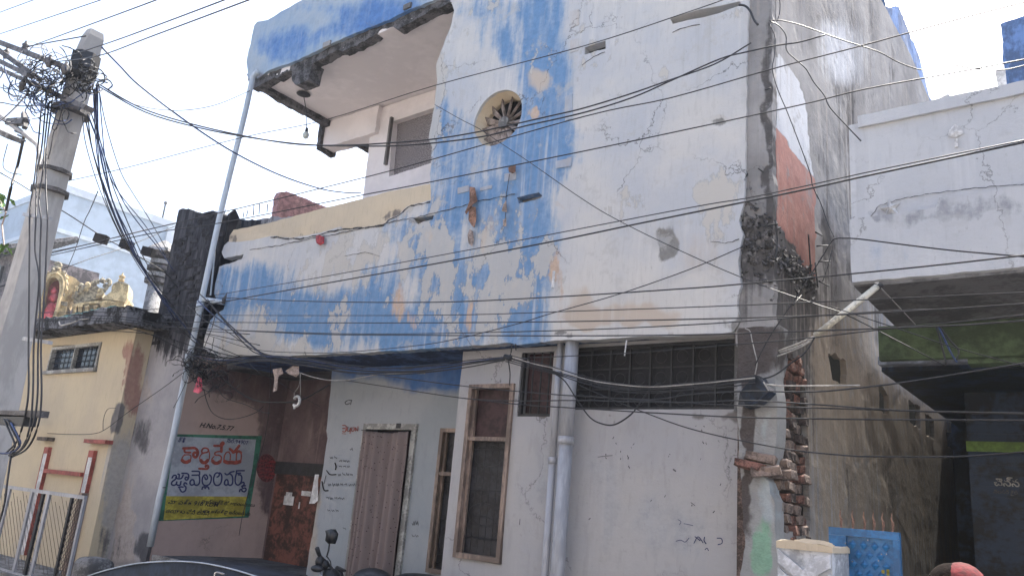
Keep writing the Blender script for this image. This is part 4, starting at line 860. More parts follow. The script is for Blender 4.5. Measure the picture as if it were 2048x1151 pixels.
# ================================================================ painted shop sign on the porch wall
SN = (SW[3], -SW[2])                                   # wall normal towards the street
def sw(px, py, off=.0):
    o = (SW[0]+SN[0]*off, SW[1]+SN[1]*off, 0); return WP(px, py, o, (SN[0], SN[1], 0))
def flat(name, pts, m, parent, fn, off, z=None): return put(name, mesh([fn(x, y, off) for x, y in pts], [tuple(range(len(pts)))], name), m, parent)
def plate(name, pts, m, parent, fn, o0, o1):
    n = len(pts); v = [fn(x, y, o1) for x, y in pts]+[fn(x, y, o0) for x, y in pts]
    return put(name, mesh(v, [tuple(range(n))[::-1]]+[(i, (i+1) % n, n+(i+1) % n, n+i) for i in range(n)], name), m, parent)
sg = thing('shop_sign', 'hand painted shop sign, green border, red and navy words, yellow band', 'sign', tuple(sw(420, 1030)))
plate('green_border', [(341, 867), (524, 871), (519, 905), (497, 1034), (313, 1041), (327, 960)], mat('sign_green', (.035, .15, .10), .8, .3, 4, .1), sg, sw, 0, .004)
plate('white_panel', [(351, 872), (512, 878), (505, 935), (494, 992), (333, 991), (340, 940)], mat('sign_white', (.34, .37, .42), .8, .15, 2, .1), sg, sw, 0, .007)
plate('yellow_band', [(332.5, 991), (493.5, 992), (489, 1031), (327, 1039)], mat('sign_yellow', (.42, .36, .045), .8, .25, 3, .1), sg, sw, 0, .008)
def strokes(name, lst, wd, m, parent, fn, sx, sy, ox, oy, off=.010, k=5):
    """brush strokes: flat ribbons with round ends laid on a wall"""
    vs, fs = [], []
    for s_ in lst:
        w_ = wd
        if isinstance(s_[0], (int, float)): w_ = s_[0]; s_ = s_[1]
        P = [np.array(p) for p in smooth_pts([(x/sx+ox, y/sy+oy, 0) for x, y in s_], k)]
        Lf, Rt = [], []
        for i, p in enumerate(P):
            d = P[min(i+1, len(P)-1)]-P[max(i-1, 0)]; l = math.hypot(d[0], d[1]) or 1; nx_, ny_ = -d[1]/l, d[0]/l
            Lf.append(fn(p[0]+nx_*w_/2, p[1]+ny_*w_/2, off)); Rt.append(fn(p[0]-nx_*w_/2, p[1]-ny_*w_/2, off))
        b = len(vs); n = len(P); vs += Lf+Rt; fs += [(b+i, b+i+1, b+n+i+1, b+n+i) for i in range(n-1)]
        for e in (0, -1):
            c = P[e]; b = len(vs); vs += [fn(c[0]+w_/2*math.cos(a), c[1]+w_/2*math.sin(a), off+.0006) for a in np.linspace(0, 2*math.pi, 9)[:-1]]; fs.append(tuple(range(b, b+8)))
    return put(name, mesh(vs, fs, name), m, parent)
A = 8.85
w1 = [(5.5, [(325, 228), (430, 225), (520, 222), (572, 262), (578, 330), (545, 385), (508, 365), (502, 325), (530, 300), (556, 310)]), (4, [(345, 235), (350, 290), (400, 300), (450, 300)]), (2.4, [(345, 345), (400, 340), (452, 350), (458, 400), (440, 470)]),
      (2.4, [(350, 335), (310, 385), (292, 440)]), (7, [(305, 440), (340, 468), (390, 470), (435, 445)]),
      (3.4, [(660, 310), (650, 270), (680, 228), (730, 225), (768, 250), (755, 290), (700, 305), (655, 320)]), (2.2, [(655, 320), (615, 380), (618, 430)]), (2.2, [(770, 260), (790, 330), (782, 420)]), (7, [(635, 440), (665, 475), (715, 478), (755, 440)]),
      (4.5, [(605, 586), (680, 590), (740, 590), (768, 560), (752, 528), (720, 535), (722, 552)])]
w1b = [(5, [(165, 182), (230, 182), (300, 184)]), (5.5, [(285, 150), (315, 125), (325, 145), (295, 185), (290, 285)]), (3, [(290, 285), (225, 285), (175, 310), (185, 345), (250, 350), (288, 380), (285, 440)]), (2.2, [(160, 370), (125, 410), (118, 450)]), (7, [(135, 450), (165, 482), (220, 488), (265, 462)]),
      (5.5, [(440, 240), (480, 270), (505, 300), (560, 240), (605, 182)]), (2.6, [(430, 290), (380, 300), (345, 360), (335, 430)]), (2.4, [(420, 290), (448, 340), (445, 430)]), (7.5, [(350, 460), (400, 478), (460, 476), (540, 482), (615, 462)]), (2.6, [(560, 310), (555, 380), (552, 440)]), (5, [(560, 300), (595, 278), (635, 300)]), (2.8, [(640, 300), (643, 380), (632, 450)])]
strokes('first_word', w1, 3, m_inkr, sg, sw, A, A, 330, 870); strokes('first_word', w1b, 3, m_inkr, sg, sw, 8.855, 8.855, 410, 870)
w2 = [[(125, 750), (150, 710), (190, 705), (205, 740), (180, 775), (125, 820), (118, 865), (160, 880), (200, 855), (210, 810), (205, 860), (235, 882), (270, 870), (283, 812)], [(190, 740), (230, 765), (290, 755), (322, 700)], [(228, 682), (252, 690), (248, 740)], [(300, 668), (350, 668), (400, 675), (420, 715), (405, 775), (372, 785), (355, 760), (372, 735), (395, 745)],
      [(388, 855), (355, 835), (335, 860), (345, 890), (370, 915), (362, 970), (320, 998), (285, 985), (262, 940)], [(240, 918), (280, 908), (320, 912)],
      [(480, 632), (550, 632), (608, 640), (612, 690)], [(480, 702), (550, 700), (600, 705), (614, 770), (608, 840), (570, 878), (525, 865), (512, 800), (485, 780), (452, 800), (442, 845), (470, 878), (512, 862)],
      [(735, 700), (700, 698), (668, 740), (658, 810), (680, 868), (730, 885), (785, 860), (815, 800), (818, 730), (790, 695)], [(735, 700), (752, 740), (740, 775), (715, 770), (705, 735)], [(655, 950), (668, 915), (700, 908), (712, 935), (722, 912), (760, 910), (778, 945)]]
w2b = [[(215, 735), (248, 712), (250, 672), (215, 660), (180, 680), (155, 745), (155, 820), (185, 875), (235, 880), (280, 840), (298, 760), (290, 690), (260, 660)], [(355, 672), (385, 695), (420, 680), (455, 650), (515, 636)], [(430, 672), (475, 705), (492, 770), (485, 850), (450, 880), (415, 865), (405, 800), (378, 780), (352, 810), (345, 855), (372, 878), (410, 862)],
       [(555, 625), (620, 622), (695, 622)], [(560, 628), (560, 665), (630, 665)], [(560, 665), (538, 740), (535, 820), (560, 868), (600, 872), (640, 820), (652, 740), (630, 700), (590, 695)], [(600, 872), (650, 835), (685, 830), (690, 870), (650, 900), (690, 890), (715, 888)], [(655, 905), (670, 935), (712, 930), (728, 960), (700, 992), (660, 985), (650, 955), (622, 960), (612, 990)]]
strokes('second_word', w2, 3.1, m_inkb, sg, sw, A, A, 330, 870); strokes('second_word', w2b, 3.1, m_inkb, sg, sw, 8.855, 8.855, 410, 870)
u_ = (SW[2], SW[3], 0)
text('small_heading', 'శ్రీ', sw(355, 884, .012), .09, m_inkb, sg, u_, off=.001); text('small_heading', 'సెల్:94907', sw(453, 883.5, .012), .075, m_inkb, sg, u_, off=.001)
text('yellow_line', 'మా వద్ద 916 KDM', sw(335, 1006, .012), .085, m_ink, sg, u_, .2, off=.001); text('yellow_line', 'హాల్మార్క్ లో ఆభరణములు', sw(402, 1005, .012), .066, m_ink, sg, u_, .2, off=.001)
text('yellow_line', 'తయారు చేసి అన్ని', sw(330, 1024, .012), .078, m_ink, sg, u_, .2, off=.001); text('yellow_line', 'నగలు ఆర్డర్ పై ఇవ్వబడును', sw(397, 1023, .012), .062, m_ink, sg, u_, .2, off=.001)
hn = text('door_number', 'H.No.7.5.77', sw(398, 853, .012), .095, m_ink, None, u_, .35, off=.002); tag(hn, 'handwritten black house number on the brown wall above the shop sign', 'lettering')
rc = plate('red_circle', [(533+20*math.cos(a), 935+28*math.sin(a)) for a in np.linspace(0, 2*math.pi, 28)[:-1]], mat('circle_red', (.15, .04, .045), .8, .4, 40, .1), None, sw, .0, .006)
tag(rc, 'faded red painted circle with small writing beside the shop sign', 'painted circle')
for k in range(5): text('circle_line', 'మాతా పథకం'[k % 3:], sw(519, 922+k*8, .012), .05, m_redp, rc, u_)

# ================================================================ pencilled notes and graffiti on the house walls
def dw(px, py, off=.0): return WY(px, py, YD-off-.006)
def lw(px, py, off=.0): return WY(px, py, YB-off-.006)
gr = [(1.6, [(695, 800), (690, 804), (693, 808), (699, 806)]), (1.4, [(697, 799), (704, 800)]), (1.4, [(703, 800), (701, 808)])]
nts = []
rr = random.Random(3)
for (x0, x1, y, h) in ((660, 676, 914, 8), (678, 698, 921, 6), (678, 700, 932, 4), (676, 704, 948, 8), (656, 706, 968, 7), (652, 690, 995, 7), (655, 676, 1020, 5), (700, 704, 898, 8), (686, 694, 1056, 8), (824, 832, 1045, 14), (824, 838, 1070, 6)):
    x = x0
    while x < x1:
        nts.append((.8, [(x, y-h*rr.random()*.5), (x+2, y+h*.5*rr.random()), (x+4, y-h*.4*rr.random()), (x+5.5, y+h*.3)])); x += 7+rr.random()*2
g1 = strokes('wall_notes', gr+nts, 1, m_ink, None, dw, 1, 1, 0, 0, .004, 3); tag(g1, 'small pencilled notes and phone numbers scattered beside the curtained door', 'graffiti', kind='stuff')
g2 = strokes('red_word', [(1.8, [(685, 850), (692, 851), (691, 862), (685, 862)]), (1.8, [(685, 856), (690, 856)]), (1.6, [(696, 853), (694, 860), (699, 861), (701, 854), (700, 866)]), (1.6, [(704, 854), (703, 861), (708, 860), (708, 853)]), (1.6, [(711, 861), (711, 854), (715, 861), (716, 852)]), (1., [(684, 866), (692, 867)])], 1.6, m_inkr, None, dw, 1, 1, 0, 0, .004, 3)
tag(g2, 'small red painted letters on the wall left of the door top', 'graffiti')
g3 = strokes('dark_strokes', [(2, [(653, 940), (660, 948), (672, 948)]), (2.6, [(644, 962), (648, 979), (656, 980)]), (1.2, [(652, 950), (648, 966)]), (2.5, [(670, 925), (672, 932), (671, 938)])], 2, m_ink, None, dw, 1, 1, 0, 0, .004, 3)
tag(g3, 'two black brush strokes at the left edge of the pale blue wall', 'graffiti')
g4 = strokes('blue_scrawl', [(1.2, [(1352, 1081), (1362, 1079), (1370, 1083), (1378, 1075)]), (1.6, [(1388, 1085), (1396, 1072), (1406, 1084)]), (1.6, [(1390, 1072), (1400, 1080)]), (1.8, [(1409, 1073), (1408, 1080), (1412, 1086)]), (1.6, [(1434, 1075), (1443, 1076), (1444, 1085), (1436, 1088)]), (1., [(1356, 1038), (1362, 1042), (1359, 1048)]), (1., [(1368, 1046), (1378, 1048), (1386, 1050)]), (1.4, [(1410, 1098), (1414, 1095), (1417, 1100)])], 1.5, m_inkb, None, lw, 1, 1, 0, 0, .004, 3)
tag(g4, 'faint navy scrawl low on the cream wall right of the pipes', 'graffiti')
sp_ = []
for _ in range(26): x, y = rr.uniform(1160, 1460), rr.uniform(850, 1040); sp_.append((rr.uniform(.8, 2), [(x, y), (x+rr.uniform(-3, 3), y+rr.uniform(1, 4))]))
sp_ += [(3, [(1347, 938), (1351, 941)]), (1.6, [(1257, 931), (1259, 935)]), (1, [(1196, 913), (1212, 911), (1225, 910)]), (1.2, [(1382, 1004), (1390, 1010)]), (1.2, [(1040, 1037), (1039, 1048)])]
tag(strokes('wall_nicks', sp_, 1, m_conc, None, lw, 1, 1, 0, 0, .003, 2), 'scattered small nicks and smudges on the cream lower wall', 'marks', kind='stuff')

# ================================================================ curtain, pipes, hanging bits
cv, cf = [], []; nu, nv = 90, 26
tl, tr, bl_, br_ = WY(735, 860, YD-.05), WY(829, 862, YD-.05), WY(690, 1140, YD-.05), WY(800, 1140, YD-.05)
for j in range(nv):
    t = j/(nv-1); z = (DT-.06)*(1-t)+.33*t
    for i in range(nu):
        s_ = i/(nu-1); x = DL+.02+(DR-.045-DL)*s_+.02*math.sin(s_*3)*t*s_
        y = YD-.07+.034*math.sin(s_*44+1.5*math.sin(s_*5))*(0.6+.5*t)+.03*math.sin(s_*13+t*1.2)+.004*math.sin(t*20+s_*30)
        z2 = z-(0.02*math.sin(math.pi*s_)*(1-t))
        cv.append((x, y, z2))
cf = [(j*nu+i, j*nu+i+1, (j+1)*nu+i+1, (j+1)*nu+i) for j in range(nv-1) for i in range(nu-1)]
mc, b_, L_ = newmat('curtain_cloth'); vv = coords(mc, (1, 1, 1)); vo = N(mc, 'ShaderNodeTexVoronoi'); vo.inputs['Scale'].default_value = 22; L_.new(vv, vo.inputs['Vector'])
nz = tex_noise(mc, 3, coords(mc, (1, 1, .3))); base = mixc(mc, nz.outputs[0], (.16, .13, .125), (.25, .20, .19)); L_.new(mixc(mc, rng(mc, vo.outputs['Distance'], .11, .2), (.055, .03, .035), base), b_.inputs['Base Color']); b_.inputs['Roughness'].default_value = .95
ct = put('door_curtain', mesh(cv, cf, 'curtain'), mc, None, True); tag(ct, 'long dusty pink patterned curtain hanging in the doorway', 'curtain'); md = ct.modifiers.new('s', 'SOLIDIFY'); md.thickness = .003
tag(MB().tube([(DL-.02, YD-.06, DT-.05), ((DL+DR)/2, YD-.06, DT-.075), (DR, YD-.06, DT-.05)], .004, 5).build('curtain_string', m_wire), 'thin string holding up the pink curtain', 'string')
# down pipes
YP = 5.9
dp = thing('drain_pipe', 'pale blue plastic drain pipe running from the balcony corner down the left of the house', 'pipe', tuple(WY(300, 1110, YP)))
top = WY(512, 146, 5.9); bot = WY(297, 1120, 5.9); P = [WY(516, 143, 5.9), WY(507, 152, 5.88), WY(503, 166, 5.88), WY(488, 235, 5.87), WY(445, 410, 5.87), WY(412, 560, 5.87), WY(397, 630, 5.87), WY(377, 720, 5.87)]
MB().tube(smooth_pts(P, 4), .042, 10).build('upper_pipe', m_pvcw, dp, True)
MB().tube([WY(378, 716, 5.87), WY(345, 880, 5.86), WY(318, 1000, 5.86), WY(300, 1092, 5.86)], .045, 10).build('lower_pipe', m_pvcw, dp, True)
for (x, y) in ((400, 612), (377, 718)): q = WY(x, y, 5.87); MB().tube([q-np.array([0, 0, .07]), q+np.array([0, 0, .07])], .055, 10).build('coupler', m_pvcw, dp, True)
MB().tube([WY(402, 597, 5.87), WY(420, 600, 5.9), WY(445, 604, 5.95)], .034, 8).build('side_branch', m_pvcw, dp, True)
MB().add([WY(438, 606, 5.93), WY(446, 602, 5.93), WY(455, 583, 5.95), WY(450, 607, 5.96)], [(0, 1, 2), (0, 2, 3), (0, 1, 3)]).build('rag_end', m_conc, dp)
MB().tube(smooth_pts([WY(431, 455, 5.97), WY(428, 520, 5.96), WY(421, 590, 5.96)], 4), .012, 6).build('thin_tube', m_pvcw, dp)
q = WY(326, 975, 5.85); MB().bar(q-np.array([.08, 0, 0]), q+np.array([.07, 0, .01]), .012).build('clamp', m_irond, dp)
q = WY(1132, 688, 6.08)
wp = thing('wide_drain_pipe', 'wide grey drain pipe down the wall left of the cream panel', 'pipe', (wx(1132, 900, 6.08), 6.08, 0))
xw, xn = wx(1131, 900, 6.1), wx(1104, 900, 6.12)
zc = wz(1130, 877, 6.1)
MB().tube([(xw, 6.1, zc), (xw, 6.1, 3.1)], .066, 16).build('upper_pipe', m_pvc, wp, True); MB().tube([(xw, 6.1, .0), (xw, 6.1, zc-.02)], .064, 16).build('lower_pipe', m_pvc, wp, True); MB().tube([(xw, 6.1, zc-.05), (xw, 6.1, zc+.02)], .073, 16).build('coupler', m_pvc, wp, True)
np_ = thing('narrow_drain_pipe', 'narrow grey drain pipe beside the wide one', 'pipe', (xn, 6.14, 0))
zc = wz(1100, 922, 6.14)
MB().tube([(xn, 6.14, 0), (xn, 6.14, zc)], .034, 12).build('lower_pipe', m_pvc, np_, True); MB().tube([(xn, 6.14, zc+.02), (xn, 6.14, 3.1)], .032, 12).build('upper_pipe', m_pvc, np_, True); MB().tube([(xn, 6.14, zc-.02), (xn, 6.14, zc+.04)], .042, 12).build('coupler', m_pvc, np_, True)
q = WY(1108, 542, 5.93); q2 = WY(1105, 576, 5.93); tag(MB().tube([q, q2], .014, 8).build('pipe_stub', m_white_t), 'short white pipe stub on the blue wall with a damp streak below', 'pipe')
q = WY(1253, 680, 5.98); q2 = WY(1249, 711, 5.98); tag(MB().tube([q, q2], .006, 6).build('hanging_rod', m_white_t), 'thin white rod hanging from the wall edge over the grille', 'rod')
q = WY(612, 265, 6.7)
lb = thing('hanging_bulb', 'bare light bulb dangling on a wire below the balcony ceiling', 'bulb', tuple(q))
cq = WZ(607, 188, 7.46); cq2 = np.array([cq[0], cq[1], 7.455])
MB().tube([cq2, cq2-np.array([0, 0, .03])], [.11, .05], 12).build('ceiling_rose', m_irond, lb)
bz = WY(612, 268, cq[1]); MB().tube([cq2, (cq2+bz)/2+np.array([.05, 0, 0]), np.array([bz[0], cq[1], bz[2]+.06])], .007, 5).build('cord', m_wire, lb)
MB().tube([(bz[0], cq[1], bz[2]+.03), (bz[0], cq[1], bz[2]+.10)], [.026, .02], 8).build('holder', m_irond, lb)
MB().ball((bz[0], cq[1], bz[2]-.02), .05, 10, 8, (1, 1, 1.2)).build('bulb', m_bulb, lb, True)
# scraps on the wall
def scrap(name, polys, m, lab, cat, Y=5.955, dep=.02):
    mb = MB()
    for pl in polys:
        n = len(pl); v = [WY(x, y, Y-.03*((i % 2)*.8)) for i, (x, y) in enumerate(pl)]; v += [q+np.array([0, dep*.4, 0]) for q in v]
        mb.add(v, [tuple(range(n))[::-1], tuple(range(n, 2*n))]+[(i, (i+1) % n, n+(i+1) % n, n+i) for i in range(n)])
    return tag(mb.build(name, m), lab, cat)
scrap('red_scrap', [[(632, 471), (637, 469), (648, 474), (647, 486), (640, 490), (633, 486), (631, 479)]], m_redp, 'small red plastic scrap stuck on the blue wall under the crack', 'scrap')
scrap('brown_rag', [[(939, 373), (949, 375), (954, 402), (945, 408), (932, 428), (930, 424), (939, 402)], [(938, 412), (951, 414), (952, 438), (948, 455), (943, 450), (937, 440)]], m_rag, 'brown rag hanging from a nail under the round window', 'rag')
scrap('stain_tail', [[(939, 458), (945, 462), (947, 480), (943, 492), (937, 486), (935, 470)]], m_ragp, 'pale torn rag tail on the wall below the brown rag', 'rag', 5.975)
tag(curve('rag_string', [px_path([(1019, 348), (1015, 375), (1012, 395), (1012, 420), (1009, 448)], 5.96, 5.96)], .004, m_wire), 'thin dark string hanging beside the pale slot in the wall', 'string')
scrap('paper_bit', [[(1006, 409), (1012, 400), (1013, 424), (1003, 422)]], m_ragp, 'upper of two paper bits snagged on the dark string', 'paper')
scrap('paper_bit', [[(1006, 440), (1012, 436), (1012, 452), (1006, 452)]], m_ragp, 'lower of two paper bits snagged on the dark string', 'paper')
scrap('brown_knot', [[(1016, 336), (1023, 330), (1031, 330), (1030, 343), (1025, 346), (1018, 344)]], m_rag, 'small brown knotted cloth at the top of the dark string', 'cloth')
scrap('pink_rag', [[(396, 752), (403, 757), (404, 780), (397, 786), (386, 783), (392, 765)]], m_pinkc, 'pink cloth strip dangling from the cable tangle', 'cloth', 5.7)
scrap('hanging_paper', [[(545, 738), (562, 735), (566, 746), (556, 752), (553, 780), (546, 783), (549, 755)]], m_ragp, 'torn pale rag hanging from the cables over the porch', 'rag', 5.8)
scrap('hanging_bag', [[(571, 741), (585, 731), (597, 732), (597, 748), (592, 753), (577, 747)]], m_ragp, 'small pale bag caught in the cables over the porch', 'bag', 5.8)
sk = thing('lamp_holder', 'white lamp holder hanging on pale cords over the porch', 'lamp', tuple(WY(593, 803, 6.1)))
q = WY(593, 802, 6.1); MB().tube([(q[0]+.06*math.cos(a), q[1], q[2]+.06*math.sin(a)) for a in np.linspace(-2.4, 2.6, 14)], .018, 8).build('ring', m_white_t, sk, True); MB().tube([q+np.array([-.03, 0, -.05]), q+np.array([-.02, 0, -.09])], .014, 6).build('stem', m_white_t, sk)
curve('cord', [px_path([(602, 745), (598, 770), (589, 785), (590, 797)], 6.1, 6.1), px_path([(600, 745), (601, 775), (600, 796)], 6.1, 6.1)], .004, m_wirew, sk)
pb = plate('peeling_paper', [(630, 948), (625, 975), (620, 1000), (618, 1006), (629, 1006), (636, 1000), (636, 960), (638, 948)], m_white_t, None, lambda x, y, o: WY(x, y, YD-.02-o), 0, .01); tag(pb, 'torn white sheet flapping at the edge of the porch opening', 'sheet')
db = thing('dark_hood', 'dark blue tilted metal hood beside the grille under the wall corner', 'hood', tuple(WY(1505, 790, 5.9)))
hp = [(1480, 783), (1510, 749), (1519, 751), (1540, 781), (1515, 805), (1493, 815), (1476, 808)]
n = len(hp); v = [WY(x, y, 5.82+(.12 if i in (0, 5, 6) else 0)) for i, (x, y) in enumerate(hp)]; v2_ = [q+np.array([0, .14, 0]) for q in v]
put('hood_shell', mesh(v+v2_, [tuple(range(n))[::-1], tuple(range(n, 2*n))]+[(i, (i+1) % n, n+(i+1) % n, n+i) for i in range(n)], 'hood'), m_navy, db)
MB().bar(WY(1527, 763, 5.8), WY(1538, 782, 5.8), .008).build('edge_strip', m_wirew, db)
# pale conduit with wires
cdt = thing('white_conduit', 'pale metal conduit slanting from the white balcony down to the torn wall corner', 'conduit', tuple(WY(1628, 672, 5.6)))
MB().tube([WY(1754, 573, 6.0), WY(1690, 624, 5.85), WY(1630, 671, 5.75)], .024, 8).build('tube', mat('galvanised_tube', (.60, .56, .46), .45, .3, 10, .1), cdt, True)
MB().tube([WY(1753, 575, 6.0), WY(1762, 570, 6.05)], .02, 8).build('tube_end', m_irond, cdt)
curve('wires', [px_path(p, a, b) for p, a, b in (([(1630, 671), (1600, 685), (1558, 701)], 5.75, 5.95), ([(1630, 672), (1602, 690), (1560, 704)], 5.75, 5.95), ([(1630, 673), (1605, 692), (1555, 712)], 5.75, 5.95), ([(1752, 578), (1730, 600), (1700, 622), (1640, 668)], 5.98, 5.78))], .006, m_wirew, cdt)

# ================================================================ electricity pole with crossarms
YE = 3.0
pole = thing('electric_pole', 'leaning grey concrete electricity pole carrying the tangle of cables', 'pole', (wx(10, 760, YE), YE, 0))
pv = []
prof = [(0, 760, 42), (45, 590, 32), (100, 380, 27), (145, 215, 24), (172, 118, 22), (186, 78, 19), (190, 66, 15)]
rows = []
base = WY(-60, 985, YE); base[2] = 0
for (cx_, cy2, hw) in [(-62, 1010, 50)]+prof:
    c = WY(cx_, cy2, YE); rows.append((c, hw/F*float((c-EYE)@FWD)*.98))
rows = [(np.array([rows[0][0][0], YE, 0.]), rows[0][1])]+rows
mb = MB(); vs = []
for c, w2 in rows:
    for (sx, sy) in ((-.8, -.8), (-.3, -1), (.3, -1), (.8, -.8), (.8, .8), (.3, 1), (-.3, 1), (-.8, .8)): vs.append((c[0]+sx*w2, c[1]+sy*w2, c[2]))
n_ = len(rows); mb.add(vs, [(8*i+k, 8*i+(k+1) % 8, 8*i+8+(k+1) % 8, 8*i+8+k) for i in range(n_-1) for k in range(8)]+[tuple(8*(n_-1)+k for k in range(8))])
shaft = mb.build('shaft', m_pole, pole)
def band(y, cx_, hw, nm='band', th=.018, m=m_steel):
    c = WY(cx_, y, YE); w2 = (hw+3)/F*float((c-EYE)@FWD)
    return MB().tube([c-np.array([0, 0, th]), c+np.array([0, 0, th])], w2*1.1, 8).build(nm, m, pole)
band(345, 109, 28); band(384, 100, 30); band(128, 170, 22, 'wire_wrap', .09, m_wire); band(150, 163, 22, 'wire_wrap', .10, m_wire); band(225, 143, 30, 'clamp', .03)
def arm(p, q, w_=.09, Yp=YE-.2, Yq=None, nm='crossarm'):
    return MB().bar(WY(*p, Yp), WY(*q, Yq or Yp), w_, .05).build(nm, m_steel, pole)
arm((-40, 70), (150, 142), .09, 2.55, 2.85); arm((-40, 120), (178, 218), .09, 2.9, 2.82); arm((-30, 108), (60, 152), .07, 2.5, 2.6); arm((-10, 95), (78, 158), .07, 2.6, 2.8)
for (x, y) in ((50, 95), (98, 124), (44, 172), (12, 108), (130, 138)):
    q = WY(x, y, 2.72); iz = MB()
    iz.tube([q-np.array([0, 0, .06]), q-np.array([0, 0, .02]), q, q+np.array([0, 0, .03]), q+np.array([0, 0, .05]), q+np.array([0, 0, .08])], [.015, .038, .028, .038, .02, .014], 8).build('insulator', m_steel, pole, True)
# lamp arm and its rusty fitting on the far left
la = thing('street_light_arm', 'grey street light arm with a broken fitting left of the leaning pole', 'lamp', tuple(WY(75, 300, 3.2)))
MB().tube([WY(-30, 212, 3.1), WY(0, 232, 3.1), WY(48, 268, 3.1), WY(75, 290, 3.1), WY(80, 320, 3.05), WY(72, 400, 3.0)], [.035, .035, .03, .025, .022, .022], 8).build('arm', m_pole, la, True)
MB().bar(WY(-12, 258, 3.1), WY(30, 278, 3.1), .17, .06).build('fitting', m_concl, la); MB().bar(WY(18, 245, 3.1), WY(52, 243, 3.1), .08).build('bracket', m_steel, la); MB().bar(WY(48, 226, 3.1), WY(50, 256, 3.1), .05).build('clamp', m_steel, la)
for k in range(3): MB().bar(WY(30+k*6, 262+k*8, 3.08), WY(44+k*3, 268+k*7, 3.08), .02).build('terminal', m_steel, la)
tag(curve('taped_cable', [px_path([(48, 272), (42, 300), (34, 335), (22, 375), (12, 420)], 3.1, 3.4)], .018, m_wire), 'thick taped cable hanging from the broken street light fitting', 'cable')
for k, (y, w_) in enumerate(((432, 50), (680, 42))):
    q0, q1 = WY(49, y-3, 2.78), WY(101, y+5, 2.78); tag(MB().bar(q0, q1, .035, .03).build('cable_clamp', m_pvc), ('upper' if k == 0 else 'lower')+' pale cable clamp bar fixed across the front of the leaning pole', 'clamp')
q0, q1 = WY(-40, 826, 2.7), WY(90, 828, 2.7); tag(MB().bar(q0, q1, .06, .05).build('meter_bar', m_steel), 'dark steel bar at the foot of the cable bunch by the pole', 'bar')
q0, q1 = WY(-20, 838, 2.72), WY(60, 842, 2.72); tag(MB().bar(q0, q1, .1, .08).build('meter_box', m_black), 'black box under the dark steel bar where the cables enter', 'box')

# ================================================================ cables
tw2 = random.Random(11)
def wire(lab, pts, Y0, Y1, r=.0045, m=None, k=5, group=None, name='cable', cat='cable'):
    return tag(curve(name, [px_path(pts, Y0, Y1, k)], r*.86, m or m_wire, None, 1), lab, cat, group)
wire('bare line crossing the top left corner of the sky', [(-20, 34), (0, 25), (67, 0), (110, -16)], 2.6, 2.0, .005)
wire('second bare line crossing the upper left sky above the crossarm', [(-20, 75), (0, 68), (60, 48), (202, 0), (260, -20)], 2.6, 2.0, .005)
wire('line rising right from the crossarm insulator over the pole', [(55, 95), (140, 64), (313, 0), (360, -20)], 2.72, 2.0, .006)
wire('short tie line from the crossarm insulator to the pole head', [(55, 93), (110, 83), (172, 72)], 2.72, 2.8, .008)
wire('upper line leaving the pole head towards the top of the frame', [(100, 124), (205, 90), (300, 56), (449, 0), (500, -20)], 2.75, 2.0, .006)
wire('lower line leaving the pole head towards the top of the frame', [(110, 124), (196, 112), (300, 74), (498, 0), (540, -16)], 2.75, 2.0, .006)
wire('blue cable dropping from the pole head to the balcony wall', [(203, 94), (240, 132), (280, 172), (380, 248), (470, 306), (560, 350), (640, 377), (690, 385), (722, 386)], 2.9, 7.2, .011, m_wireb)
wire('thin slack cable from the pole to the balcony slab corner', [(197, 168), (245, 198), (280, 212), (332, 220), (385, 219), (440, 207), (503, 180)], 2.9, 5.9, .006)
wire('upper of the two sagging cables crossing in front of the round window', [(197, 168), (280, 215), (380, 247), (500, 274), (600, 289), (700, 290), (760, 287), (860, 279), (965, 262), (1100, 232), (1168, 216), (1260, 188), (1340, 160), (1430, 128), (1502, 86)], 2.9, 5.8, .0075, group='cables from the pole across the facade')
wire('lower of the two sagging cables crossing in front of the round window', [(196, 172), (290, 224), (400, 256), (500, 275), (600, 288), (700, 292), (820, 290), (960, 274), (1050, 252), (1168, 225), (1265, 195), (1345, 160), (1440, 118), (1493, 104), (1548, 92), (1600, 84), (1650, 70)], 2.9, 5.9, .0075, group='cables from the pole across the facade')
wire('topmost straight line rising right across the balcony and the upper wall', [(90, 372), (135, 362), (250, 336), (480, 276), (650, 240), (870, 171), (1168, 92), (1380, 23), (1460, -5)], 3.2, 4.6, .0045, group='straight lines rising to the right')
wire('straight line passing just under the round window towards the upper right', [(95, 508), (300, 458), (450, 423), (627, 380), (820, 331), (1168, 233), (1340, 196), (1548, 137), (1722, 92), (1900, 43), (2060, 2)], 3.2, 5.0, .0052, group='straight lines rising to the right')
wire('straight line crossing the rag string and the red painted wall top', [(95, 512), (300, 467), (450, 444), (724, 390), (820, 372), (1168, 302), (1340, 266), (1600, 210), (1722, 180), (1900, 147), (2060, 117)], 3.2, 5.0, .0052, group='straight lines rising to the right')
wire('upper thin one of the paired lines running to the right edge over the white house', [(429, 590), (613, 559), (860, 514), (1098, 469), (1380, 415), (1493, 396), (1600, 374), (1722, 347), (1900, 310), (2060, 278)], 5.8, 5.2, .005, group='paired lines over the lower blue wall')
wire('lower thick one of the paired lines running to the right edge over the white house', [(380, 616), (415, 609), (613, 573), (860, 529), (1098, 484), (1272, 448), (1380, 426), (1600, 381), (1722, 354), (1900, 316), (2060, 282)], 5.8, 5.2, .008, group='paired lines over the lower blue wall')
HG = 'nearly level lines over the lower blue wall'
wire('highest of the nearly level lines over the lower blue wall', [(429, 594), (613, 602), (860, 604), (1098, 594), (1380, 576), (1479, 568), (1705, 547), (1900, 527), (2060, 509)], 5.8, 5.1, .0062, group=HG)
